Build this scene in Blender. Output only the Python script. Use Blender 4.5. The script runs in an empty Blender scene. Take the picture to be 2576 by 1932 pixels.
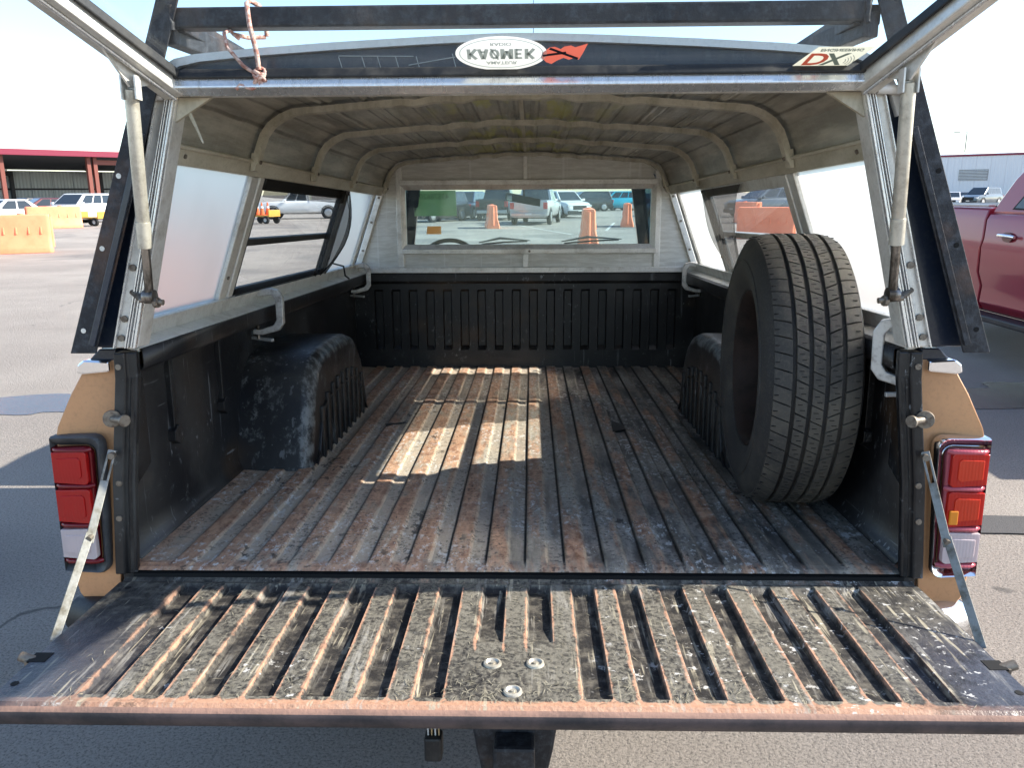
import bpy, math, random
from mathutils import Matrix, Vector, Euler
random.seed(7)
R = math.radians
C = bpy.context.scene.collection
SC = bpy.context.scene
# ------------------------------------------------------------------ camera
# truck frame: x right, y forward along the bed, z up, origin on the rear edge of the bed floor
RAKE = R(1.77)                    # the truck stands nose down
FLOOR_H = 0.776                   # bed floor above the ground at the tailgate hinge
MT = Matrix.Translation((0, 0, FLOOR_H)) @ Matrix.Rotation(-RAKE, 4, 'X')
F_PX, CX, CY = 2000.0, 1288.0, 966.0
yd = Vector((48 / F_PX, 416 / F_PX, 1.0)).normalized()        # truck +Y in (right, up, forward)
xd = Vector((yd.z, 0, -yd.x)).normalized()
zd = Vector((xd.y * yd.z - xd.z * yd.y, xd.z * yd.x - xd.x * yd.z, xd.x * yd.y - xd.y * yd.x))
if zd.y < 0: zd = -zd
rot = Matrix(((xd.x, xd.y, -xd.z), (yd.x, yd.y, -yd.z), (zd.x, zd.y, -zd.z)))  # columns: cam right, up, back in truck frame
CAM_T = Vector((0.0364, -1.6248, 0.7540))
cam_d = bpy.data.cameras.new('camera'); cam = bpy.data.objects.new('camera', cam_d); C.objects.link(cam)
cam.matrix_world = MT @ Matrix.Translation(CAM_T) @ rot.to_4x4()
cam_d.sensor_fit = 'HORIZONTAL'; cam_d.sensor_width = 36; cam_d.lens = 36 * F_PX / 2576
cam_d.clip_start = 0.05; cam_d.clip_end = 3000
SC.camera = cam
CAMW = cam.matrix_world.copy()
def at(u, v, z=0.0):
    """photo pixel -> point on the level ground (or level z)"""
    d = CAMW.to_3x3() @ Vector(((u - CX) / F_PX, (CY - v) / F_PX, -1))
    o = CAMW.translation; t = (z - o.z) / d.z
    return o + d * t
def ray_at(u, v, dist):
    d = CAMW.to_3x3() @ Vector(((u - CX) / F_PX, (CY - v) / F_PX, -1))
    h = math.hypot(d.x, d.y)
    return CAMW.translation + d * (dist / h)
# ------------------------------------------------------------------ sky, sun, exposure
sun_dir = Vector((1.40, 0.06, 1.0)).normalized()              # towards the sun
EL = math.asin(sun_dir.z); AZ = math.atan2(sun_dir.x, sun_dir.y)
W = bpy.data.worlds.new('World'); SC.world = W; W.use_nodes = True
wn = W.node_tree; wn.nodes.clear()
sky = wn.nodes.new('ShaderNodeTexSky'); sky.sky_type = 'NISHITA'; sky.sun_disc = False
sky.sun_elevation = EL; sky.sun_rotation = AZ; sky.altitude = 100; sky.air_density = 1.0; sky.dust_density = 0.6; sky.ozone_density = 1.6
bg = wn.nodes.new('ShaderNodeBackground'); bg.inputs[1].default_value = 0.125
wo = wn.nodes.new('ShaderNodeOutputWorld')
wn.links.new(sky.outputs[0], bg.inputs[0]); wn.links.new(bg.outputs[0], wo.inputs[0])
sl = bpy.data.lights.new('sun', 'SUN'); sl.energy = 4.2; sl.angle = R(0.5); sl.color = (1.0, 0.93, 0.82)
so = bpy.data.objects.new('sun', sl); C.objects.link(so)
so.rotation_euler = sun_dir.to_track_quat('Z', 'Y').to_euler(); so.location = (20, 2, 20)
SC.view_settings.view_transform = 'Standard'; SC.view_settings.look = 'None'
SC.view_settings.exposure = 1.5; SC.view_settings.gamma = 1.0; SC.view_settings.use_curve_mapping = False
SC.cycles.max_bounces = 10; SC.cycles.diffuse_bounces = 5; SC.cycles.transparent_max_bounces = 16
SC.cycles.transmission_bounces = 8; SC.cycles.sample_clamp_indirect = 6
SC.cycles.caustics_reflective = False; SC.cycles.caustics_refractive = True
try: SC.cycles.use_denoising = True
except Exception: pass

# ------------------------------------------------------------------ materials
class NT:
    def __init__(s, name):
        s.m = bpy.data.materials.new(name); s.m.use_nodes = True
        s.t = s.m.node_tree; s.t.nodes.clear()
        s.out = s.t.nodes.new('ShaderNodeOutputMaterial')
        s.tc = s.t.nodes.new('ShaderNodeTexCoord').outputs['Object']
    def n(s, typ, **kw):
        nd = s.t.nodes.new(typ)
        for k, v in kw.items(): setattr(nd, k, v)
        return nd
    def put(s, sock, v):
        if hasattr(v, 'is_linked') or isinstance(v, bpy.types.NodeSocket): s.t.links.new(v, sock)
        else:
            if isinstance(v, tuple) and len(v) == 3 and sock.type == 'RGBA': v = v + (1,)
            sock.default_value = v
    def vec(s, scale=(1, 1, 1), rot=(0, 0, 0), src=None):
        nd = s.n('ShaderNodeMapping'); s.put(nd.inputs[0], src or s.tc)
        nd.inputs['Scale'].default_value = scale; nd.inputs['Rotation'].default_value = rot
        return nd.outputs[0]
    def noise(s, scale=5, detail=4, rough=.55, vec=None, dist=0):
        nd = s.n('ShaderNodeTexNoise'); s.put(nd.inputs['Vector'], vec or s.tc)
        nd.inputs['Scale'].default_value = scale; nd.inputs['Detail'].default_value = detail
        nd.inputs['Roughness'].default_value = rough; nd.inputs['Distortion'].default_value = dist
        return nd.outputs[0]
    def vor(s, scale=5, vec=None, feature='F1', rnd=1):
        nd = s.n('ShaderNodeTexVoronoi', feature=feature); s.put(nd.inputs['Vector'], vec or s.tc)
        nd.inputs['Scale'].default_value = scale; nd.inputs['Randomness'].default_value = rnd
        return nd.outputs['Distance']
    def sm(s, v, lo, hi):
        nd = s.n('ShaderNodeMapRange', interpolation_type='SMOOTHSTEP'); s.put(nd.inputs[0], v)
        nd.inputs[1].default_value = lo; nd.inputs[2].default_value = hi
        return nd.outputs[0]
    def mth(s, op, a, b=0.0, c=None):
        nd = s.n('ShaderNodeMath', operation=op); nd.use_clamp = False
        s.put(nd.inputs[0], a); s.put(nd.inputs[1], b)
        if c is not None: s.put(nd.inputs[2], c)
        return nd.outputs[0]
    def mul(s, a, b): return s.mth('MULTIPLY', a, b)
    def mix(s, f, a, b):
        nd = s.n('ShaderNodeMix', data_type='RGBA'); s.put(nd.inputs['Factor'], f)
        s.put(nd.inputs[6], a); s.put(nd.inputs[7], b); return nd.outputs[2]
    def xyz(s, src=None):
        nd = s.n('ShaderNodeSeparateXYZ'); s.put(nd.inputs[0], src or s.tc); return nd.outputs
    def attr(s, name):
        nd = s.n('ShaderNodeAttribute', attribute_name=name); return nd.outputs['Fac']
    def bump(s, h, strength=.3, dist=.01):
        nd = s.n('ShaderNodeBump'); s.put(nd.inputs['Height'], h)
        nd.inputs['Strength'].default_value = strength; nd.inputs['Distance'].default_value = dist
        return nd.outputs[0]
    def bsdf(s, base=(.5, .5, .5), rough=.5, metal=0, coat=0, normal=None, trans=0, ior=1.45, spec=None, emit=None):
        b = s.n('ShaderNodeBsdfPrincipled')
        s.put(b.inputs['Base Color'], base); s.put(b.inputs['Roughness'], rough); s.put(b.inputs['Metallic'], metal)
        b.inputs['Coat Weight'].default_value = coat; b.inputs['Coat Roughness'].default_value = .08
        b.inputs['Transmission Weight'].default_value = trans; b.inputs['IOR'].default_value = ior
        if spec is not None: s.put(b.inputs['Specular IOR Level'], spec)
        if normal is not None: s.put(b.inputs['Normal'], normal)
        return b.outputs[0]
    def done(s, shader):
        s.t.links.new(shader, s.out.inputs[0]); return s.m
    def mixs(s, f, a, b):
        nd = s.n('ShaderNodeMixShader'); s.put(nd.inputs[0], f); s.t.links.new(a, nd.inputs[1]); s.t.links.new(b, nd.inputs[2]); return nd.outputs[0]

M = {}
def dirty(name, base, dirt, rough=.45, metal=0, scale=9, amt=(.45, .75), stretch=(1, 1, 1), bump=.12, coat=0, fine=120, spec=None):
    k = NT(name); v = k.vec(stretch)
    a = k.sm(k.noise(scale, 6, .65, v), *amt); f = k.noise(fine, 3, .6)
    col = k.mix(a, base, dirt); col = k.mix(k.mul(k.sm(f, .45, .8), .35), col, dirt)
    rg = k.mth('ADD', k.mul(a, .22), rough)
    M[name] = k.done(k.bsdf(col, rg, metal, coat, k.bump(f, bump, .003), spec=spec)); return M[name]
dirty('alu', (.76, .74, .69), (.36, .32, .26), .38, .35, 14, (.42, .9))
dirty('alu_bright', (.78, .78, .77), (.35, .34, .33), .26, .7, 25, (.5, .85), (3, 1, .4))
dirty('alu_shell', (.62, .58, .47), (.27, .24, .16), .5, .15, 5, (.35, .85), (4, .5, 1))
dirty('alu_cast', (.55, .54, .52), (.28, .26, .24), .5, .5, 30)
dirty('steel_strut', (.58, .55, .47), (.22, .18, .13), .38, .5, 18, (.45, .8))
dirty('steel_rod', (.30, .27, .24), (.06, .05, .04), .28, .85, 30, (.4, .6), (1, 1, .3))
dirty('steel_strap', (.30, .285, .25), (.10, .085, .06), .42, .6, 22)
dirty('navy', (.010, .017, .034), (.05, .055, .06), .32, 0, 12, (.5, .9), coat=.3)
dirty('bed_tan', (.60, .30, .135), (.36, .18, .085), .42, 0, 5, (.5, .95), coat=.25, bump=.03)
dirty('black_plastic', (.012, .012, .013), (.06, .055, .05), .5, 0, 12)
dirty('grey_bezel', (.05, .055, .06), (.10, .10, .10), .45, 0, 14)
dirty('rubber', (.024, .023, .023), (.10, .088, .070), .72, 0, 7, (.42, .85), fine=200)
dirty('rubber_groove', (.006, .006, .006), (.012, .011, .01), .9, 0, 10)
dirty('rust_rim', (.026, .014, .011), (.012, .009, .008), .7, .2, 10)
dirty('rope', (.62, .44, .38), (.40, .18, .14), .85, 0, 90, (.45, .55), fine=300)
dirty('white_paint', (.74, .74, .73), (.5, .49, .47), .35, 0, 6, (.5, .9), coat=.4)
dirty('seat', (.07, .05, .04), (.12, .09, .07), .8, 0, 8)
dirty('dash', (.03, .03, .03), (.06, .055, .05), .7, 0, 8)
dirty('bolt', (.22, .19, .155), (.10, .065, .045), .5, .5, 60)
dirty('lot_line', (.62, .61, .57), (.25, .24, .22), .8, 0, 14, (.4, .7))
def rack():
    k = NT('rack_steel'); a = k.sm(k.noise(45, 6, .7), .42, .72); b = k.sm(k.noise(7, 5, .6), .52, .72)
    col = k.mix(a, (.012, .013, .017), (.05, .055, .065)); col = k.mix(k.mul(b, .65), col, (.10, .055, .035))
    M['rack_steel'] = k.done(k.bsdf(col, .55, .1, 0, k.bump(k.noise(160, 4, .7), .35, .004)))
rack()
def chrome(name, rough=.07, base=(.85, .85, .86)):
    k = NT(name); M[name] = k.done(k.bsdf(base, k.mth('ADD', k.mul(k.noise(20, 4), .08), rough), 1))
chrome('chrome'); chrome('mirror_face', .02)
def flat(name, base, rough=.5, metal=0, coat=0):
    k = NT(name); v = k.noise(30, 3)
    c2 = tuple(x * .82 for x in base)
    M[name] = k.done(k.bsdf(k.mix(v, base, c2), rough, metal, coat)); return M[name]
def paper(name, base, tr=.6):
    k = NT(name); tl = k.n('ShaderNodeBsdfTranslucent'); k.put(tl.inputs[0], k.mix(k.noise(25, 3), base, tuple(x * .88 for x in base)))
    M[name] = k.done(k.mixs(tr, k.bsdf(base, .5), tl.outputs[0]))
paper('sticker_white', (.86, .85, .82)); paper('sticker_grey', (.42, .47, .46)); paper('sticker_cream', (.74, .72, .60)); paper('sticker_red', (.62, .13, .09)); paper('sticker_dark', (.05, .05, .08)); paper('sticker_slate', (.18, .22, .21)); paper('paper_green', (.38, .50, .33)); paper('paper_ink', (.20, .28, .20)); paper('glow_paper', (.80, .50, .22))
flat('hole', (.004, .004, .004), .9);
flat('scratch', (.42, .43, .42), .6); flat('amber', (.75, .25, .02), .35)
flat('wire_white', (.7, .7, .68), .5); flat('wire_tan', (.5, .35, .18), .5); flat('cone_orange', (.85, .16, .04), .6); flat('hi_vis', (.55, .75, .06), .6)
flat('cart_yellow', (.65, .36, .06), .5); flat('license', (.6, .6, .58), .5); flat('tyre_far', (.018, .018, .018), .8); flat('rim_far', (.42, .42, .43), .35, .7)
flat('lamp_clear', (.7, .72, .74), .1, .3); flat('lamp_red', (.45, .02, .02), .2); flat('under', (.012, .012, .012), .8)
def paint(name, base, rough=.28, metal=.15):
    k = NT(name); M[name] = k.done(k.bsdf(k.mix(k.noise(3, 3), base, tuple(x * .86 for x in base)), rough, metal, .6)); return M[name]
paint('p_red', (.27, .016, .036)); paint('p_white', (.78, .78, .77), .25, 0); paint('p_silver', (.40, .40, .41), .3, .3); paint('p_navy', (.018, .03, .07)); paint('p_black', (.012, .012, .014))
paint('p_maroon', (.10, .012, .012)); paint('p_teal', (.01, .30, .42)); paint('p_slate', (.06, .09, .12)); paint('p_blue', (.03, .10, .20)); paint('p_grey', (.16, .17, .18)); paint('p_tan', (.38, .32, .24))
def pane(name, tint=(.9, .95, .94), gloss=.08, haze=0.0, hazecol=(.7, .7, .68)):
    k = NT(name); tr = k.n('ShaderNodeBsdfTransparent'); k.put(tr.inputs[0], tint)
    gl = k.n('ShaderNodeBsdfGlossy'); gl.inputs['Roughness'].default_value = .03
    lw = k.n('ShaderNodeLayerWeight'); lw.inputs[0].default_value = .5
    fz = k.mth('ADD', k.mul(k.mth('POWER', lw.outputs['Facing'], 5.0), .6), gloss * .3)
    s = k.mixs(fz, tr.outputs[0], gl.outputs[0])
    if haze:
        tl = k.n('ShaderNodeBsdfTranslucent'); k.put(tl.inputs[0], hazecol); df = k.n('ShaderNodeBsdfDiffuse'); k.put(df.inputs[0], hazecol)
        hz = k.mixs(.5, tl.outputs[0], df.outputs[0])
        s = k.mixs(k.mul(k.sm(k.noise(6, 5, .6), .2, .9), haze * 2), s, hz)
    M[name] = k.done(s); return M[name]
pane('glass_clear', (.95, .97, .97), .06, .012); pane('glass_hatch', (.96, .985, .985), .05, .012); pane('glass_dusty', (.93, .975, .975), .05, .04, (.50, .60, .63))
pane('glass_tint', (.30, .42, .50), .08); pane('shade_band', (.45, .62, .74), .06)
def frosted():
    k = NT('frosted_acrylic')
    tl = k.n('ShaderNodeBsdfTranslucent'); tl.inputs[0].default_value = (.66, .64, .62, 1)
    rf = k.n('ShaderNodeBsdfRefraction'); rf.inputs['Roughness'].default_value = .66; rf.inputs['IOR'].default_value = 1.15; rf.inputs[0].default_value = (.70, .70, .70, 1)
    df = k.n('ShaderNodeBsdfDiffuse'); df.inputs[0].default_value = (.62, .60, .57, 1)
    s = k.mixs(.66, tl.outputs[0], rf.outputs[0]); s = k.mixs(k.mth('ADD', k.mul(k.sm(k.noise(5, 5, .6, k.vec((1, 1, .5))), .5, .8), .14), .10), s, df.outputs[0])
    M['frosted'] = k.done(s)
frosted()
def screen():
    k = NT('window_screen'); tr = k.n('ShaderNodeBsdfTransparent'); df = k.n('ShaderNodeBsdfDiffuse'); df.inputs[0].default_value = (.045, .043, .042, 1)
    tl = k.n('ShaderNodeBsdfTranslucent'); tl.inputs[0].default_value = (.09, .085, .08, 1)
    M['screen'] = k.done(k.mixs(.72, tr.outputs[0], k.mixs(.4, df.outputs[0], tl.outputs[0])))
screen()
def lens(name, col, emit=None):
    k = NT(name); b = k.bsdf(col, .12, 0, .5, k.bump(k.mth('SINE', k.mul(k.xyz()[0], 900.)), .12, .002), trans=.0)
    tl = k.n('ShaderNodeBsdfTranslucent'); k.put(tl.inputs[0], col)
    M[name] = k.done(k.mixs(.35, b, tl.outputs[0]))
lens('lens_red', (.55, .012, .012)); lens('lens_deep', (.22, .006, .012)); lens('lens_red_lit', (.62, .022, .012)); lens('lens_white', (.72, .62, .62)); lens('lens_red_glow', (.78, .06, .02)); lens('lens_pink', (.55, .12, .16))
def bedblack():
    k = NT('bed_black'); x, y, z = k.xyz()
    chips = k.sm(k.noise(60, 4, .65, k.vec((1, 1, .5))), .605, .66); chips = k.mul(chips, k.sm(k.noise(4, 3), .50, .60))
    sc1 = k.sm(k.noise(60, 2, .5, k.vec((1, 1.2, .06), (.3, 0, 0))), .672, .72); sc2 = k.sm(k.noise(55, 2, .5, k.vec((1, .08, 1.2), (-.5, 0, 0))), .685, .735)
    dust = k.sm(k.noise(3.2, 5, .6), .45, .8); tan = k.sm(k.noise(2.6, 3, .5), .62, .75)
    col = k.mix(k.mul(dust, .85), (.009, .009, .0105), (.062, .060, .055)); wear = k.attr('wear'); wz = k.sm(k.mth('ADD', k.mul(wear, .17), k.noise(20, 6, .8, k.vec((1, 1, .7)))), .60, .78); col = k.mix(k.mul(wz, .75), col, (.20, .205, .20)); col = k.mix(k.mul(tan, .5), col, (.09, .05, .022))
    sc = k.mth('MAXIMUM', chips, k.mul(k.mth('MAXIMUM', sc1, sc2), .7)); col = k.mix(k.mul(sc, k.sm(k.noise(6, 3), .35, .75)), col, (.26, .27, .28))
    M['bed_black'] = k.done(k.bsdf(col, k.mth('ADD', k.mul(dust, .25), .38), 0, 0, k.bump(k.noise(45, 5, .7), .25, .004)))
bedblack()
def floor_mat():
    k = NT('bed_floor'); x, y, z = k.xyz(); low = k.attr('low'); wear = k.attr('wear')
    big = k.noise(1.5, 4, .6, k.vec((1.3, .7, 1))); mid = k.noise(11, 5, .65, k.vec((1.4, .28, 1))); fin = k.noise(95, 4, .65); med = k.noise(34, 4, .7, k.vec((1, .55, 1)))
    left = k.sm(x, .55, -.45)                                     # paler, dustier and rustier towards the left
    col = k.mix(k.sm(k.mth('ADD', mid, k.mul(left, .20)), .42, .68), (.050, .049, .048), (.32, .29, .25))
    dust = k.sm(k.mth('ADD', big, k.mul(left, .24)), .44, .78)
    col = k.mix(k.mul(dust, k.mth('ADD', k.mul(med, .6), .38)), col, (.54, .465, .36))
    rm = k.noise(4.2, 5, .66, k.vec((2.6, .40, 1)))
    rust = k.mul(k.mth('SUBTRACT', 1.0, k.mul(low, .86)), k.sm(k.mth('ADD', rm, k.mul(left, .13)), .485, .60))
    rc = k.mix(k.sm(med, .35, .65), (.26, .105, .052), (.64, .335, .19)); rc = k.mix(k.sm(k.noise(13, 5, .7, k.vec((1, .35, 1))), .50, .68), rc, (.30, .255, .20))
    col = k.mix(k.mul(rust, .80), col, rc)
    edge = k.mul(wear, k.sm(med, .38, .58)); col = k.mix(k.mul(edge, .6), col, (.46, .38, .28))
    blk = k.mul(k.sm(med, .54, .62), k.sm(k.noise(4, 3, .5, k.vec((1, .6, 1))), .50, .62)); col = k.mix(k.mul(blk, .85), col, (.016, .016, .017))
    fl = k.mul(k.sm(fin, .52, .62), k.sm(mid, .42, .56)); col = k.mix(k.mul(fl, .72), col, (.025, .024, .024))
    wh = k.mul(k.sm(k.noise(58, 5, .75, k.vec((1, .6, 1))), .535, .62), k.sm(k.noise(3.3, 4, .6), .42, .58)); col = k.mix(k.mul(wh, .85), col, (.66, .66, .64))
    sp = k.mul(k.mth('LESS_THAN', k.vor(115), k.mul(k.noise(30, 2), .45)), k.sm(k.noise(6, 2), .54, .64)); col = k.mix(k.mul(sp, .85), col, (.68, .68, .66))
    col = k.mix(k.mul(k.attr('groove'), .92), col, (.010, .008, .007))  # crevice dirt plus the shade of each rib's left wall, painted dark
    h = k.mth('ADD', fin, k.mul(med, 1.4))
    M['bed_floor'] = k.done(k.bsdf(col, k.mth('ADD', k.mul(fin, .25), .42), 0, 0, k.bump(h, .45, .004)))
floor_mat()
def gate_mat():
    k = NT('tailgate_face'); x, y, z = k.xyz(); low = k.attr('low'); wear = k.attr('wear'); lip = k.attr('lip')
    med = k.noise(30, 5, .7); fin = k.noise(110, 4, .7); big = k.noise(3, 4, .6)
    col = k.mix(k.sm(med, .42, .70), (.014, .013, .013), (.11, .10, .082))
    side = k.sm(k.mth('ABSOLUTE', x), .62, .80)
    moss = k.mul(k.mth('SUBTRACT', 1.0, low), k.sm(k.mth('ADD', fin, k.mul(big, .5)), .62, .86)); moss = k.mul(moss, k.mth('SUBTRACT', 1.0, k.mul(side, .85)))
    col = k.mix(k.mul(moss, .85), col, (.17, .158, .128))
    smooth = k.mul(side, k.sm(y, -.12, -.32)); col = k.mix(k.mul(smooth, .8), col, (.05, .052, .066))
    rz = k.sm(k.mth('ADD', k.mth('ADD', k.mul(wear, .50), k.mul(lip, .75)), k.mul(k.noise(24, 5, .75, k.vec((1, .7, 1))), 1.0)), .80, 1.0); rz = k.mul(rz, k.mth('SUBTRACT', 1.0, k.mul(side, .75)))
    col = k.mix(k.mul(rz, .9), col, k.mix(fin, (.33, .15, .085), (.52, .33, .225)))
    # dry grass and scratch strokes in three directions
    st = None
    for i, a in enumerate((.5, -.7, 1.5, -.2)):
        q = k.sm(k.noise(46, 2, .5, k.vec((1.6, .10, 1), (0, 0, a))), .655, .70)
        st = q if st is None else k.mth('MAXIMUM', st, q)
    st = k.mul(st, k.sm(k.noise(7, 3), .40, .60)); col = k.mix(k.mul(st, .75), col, (.38, .34, .25))
    rgt = k.sm(x, -.1, .45)
    wh = k.mul(k.sm(k.noise(48, 5, .68, k.vec((1, 1.25, 1))), .585, .635), k.sm(k.mth('ADD', k.noise(7, 4, .6), k.mul(rgt, .13)), .56, .68)); col = k.mix(k.mul(wh, .85), col, (.58, .57, .54))
    drag = k.mul(k.sm(k.noise(28, 4, .7, k.vec((2.2, .16, 1))), .54, .66), k.sm(k.noise(5, 3), .42, .6)); col = k.mix(k.mul(drag, .55), col, (.36, .345, .31)); gb = k.mul(k.sm(k.noise(16, 5, .75), .53, .63), k.sm(k.noise(3.4, 3), .42, .58)); col = k.mix(k.mul(gb, .75), col, (.018, .017, .016))
    M['tailgate_face'] = k.done(k.bsdf(col, k.mth('SUBTRACT', .72, k.mul(smooth, .38)), 0, 0, k.bump(k.mth('ADD', fin, med), .45, .004)))
gate_mat()
def roof_in():
    k = NT('roof_skin'); x, y, z = k.xyz()
    st = k.noise(7, 5, .65, k.vec((2.6, .30, 2.6))); b = k.noise(2.2, 4, .6); g = k.mul(k.sm(k.mth('ABSOLUTE', x), .42, .05), k.sm(k.noise(8, 3, .6, k.vec((2, .35, 1))), .46, .64))
    col = k.mix(k.sm(st, .35, .70), (.27, .258, .215), (.54, .52, .44)); col = k.mix(k.mul(k.sm(b, .5, .75), .4), col, (.31, .275, .205)); fx_ = k.mth('FRACT', k.mth('ADD', k.mul(k.mth('ABSOLUTE', x), 8.2), -.11)); ln = k.sm(k.mth('ABSOLUTE', k.mth('SUBTRACT', fx_, .5)), .455, .485); ln2 = k.sm(k.mth('ABSOLUTE', k.mth('SUBTRACT', k.mth('FRACT', k.mth('ADD', fx_, .62)), .5)), .46, .488); ln = k.mth('MAXIMUM', ln, ln2); col = k.mix(k.mul(ln, k.mul(k.noise(5, 3, .5, k.vec((1, .5, 1))), 1.1)), col, (.07, .062, .045))
    col = k.mix(k.mul(g, .85), col, (.48, .48, .10))
    M['roof_skin'] = k.done(k.bsdf(col, .45, .12, 0, k.bump(k.mth('ADD', k.mul(st, 1.5), k.noise(9, 3, .5, k.vec((.6, 2.2, 1)))), .35, .012)))
roof_in()
def panel_mat():
    k = NT('embossed_panel'); x, y, z = k.xyz()
    gr = k.noise(9, 6, .7, k.vec((1, 1, 7))); ve = k.sm(k.noise(24, 3, .5, k.vec((1.6, 1, .05))), .60, .68); st = k.noise(2.6, 4, .6)
    col = k.mix(k.sm(gr, .38, .68), (.60, .58, .52), (.76, .745, .69)); col = k.mix(k.mul(k.sm(st, .52, .75), .4), col, (.45, .41, .32)); col = k.mix(k.mul(ve, .45), col, (.84, .83, .80))
    M['embossed_panel'] = k.done(k.bsdf(col, .45, .12, 0, k.bump(k.mth('ADD', gr, k.mul(ve, .7)), .3, .003)))
panel_mat()
def asphalt():
    k = NT('asphalt'); a = k.noise(.35, 5, .6); b = k.noise(.9, 5, .65, k.vec((.5, 1.6, 1))); f = k.noise(105, 5, .8); f2 = k.noise(40, 4, .6); pch = k.sm(k.noise(.16, 3, .5, None, .6), .54, .60)
    col = k.mix(k.sm(a, .35, .68), (.285, .252, .222), (.385, .345, .302)); col = k.mix(k.mul(k.sm(b, .58, .76), .5), col, (.14, .125, .115)); col = k.mix(k.mul(pch, .45), col, (.12, .115, .115))
    col = k.mix(k.mul(k.sm(f, .52, .38), .7), col, (.07, .064, .06)); col = k.mix(k.mul(k.sm(f, .56, .68), .65), col, (.44, .40, .355))
    wv = k.n('ShaderNodeVectorMath', operation='ADD'); nz = k.n('ShaderNodeTexNoise'); k.put(nz.inputs['Vector'], k.tc); nz.inputs['Scale'].default_value = 1.1; nz.inputs['Detail'].default_value = 5
    k.put(wv.inputs[0], k.tc); k.put(wv.inputs[1], nz.outputs['Color'])
    cr = k.sm(k.vor(.21, wv.outputs[0], 'DISTANCE_TO_EDGE'), .004, .001); cr = k.mul(cr, k.sm(k.noise(.5, 2), .5, .6)); col = k.mix(k.mul(cr, .7), col, (.05, .05, .05))
    M['asphalt'] = k.done(k.bsdf(col, .85, 0, 0, k.bump(k.mth('ADD', f, f2), .9, .02)))
asphalt()
def wet():
    k = NT('wet_asphalt'); f = k.noise(140, 4, .7)
    M['wet'] = k.done(k.bsdf(k.mix(f, (.022, .023, .028), (.05, .05, .055)), .22, 0, 0, k.bump(f, .25, .005), spec=.7))
    k = NT('patch_asphalt'); f = k.noise(150, 4, .7)
    M['patch'] = k.done(k.bsdf(k.mix(f, (.03, .03, .032), (.10, .095, .09)), .75, 0, 0, k.bump(f, .6, .01)))
wet()
def barrier_mat():
    k = NT('barrier_plastic'); n_ = k.noise(3, 4, .6); f = k.noise(40, 3)
    col = k.mix(k.sm(n_, .4, .75), (.95, .30, .15), (.88, .25, .12)); M['barrier'] = k.done(k.bsdf(col, .5, 0, 0, k.bump(f, .1, .01)))
    k = NT('barrier_yellow'); n_ = k.noise(3, 4, .6)
    M['barrier_yellow'] = k.done(k.bsdf(k.mix(n_, (.86, .55, .22), (.74, .42, .15)), .5))
barrier_mat()
def metal_wall(name, c1, c2, freq):
    k = NT(name); x, y, z = k.xyz(); w = k.mth('SINE', k.mul(x, freq))
    n_ = k.noise(1.2, 4, .6, k.vec((3, 1, .3)))
    M[name] = k.done(k.bsdf(k.mix(n_, c1, c2), .5, .1, 0, k.bump(w, .6, .03)))
metal_wall('wall_grey', (.42, .47, .50), (.33, .38, .41), 20.); metal_wall('wall_white', (.74, .75, .76), (.62, .63, .65), 16.)
flat('steel_red', (.20, .06, .045), .6); flat('fascia_red', (.22, .02, .05), .5); flat('steel_dark', (.02, .022, .03), .6); flat('roof_dark', (.03, .032, .04), .7)

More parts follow.
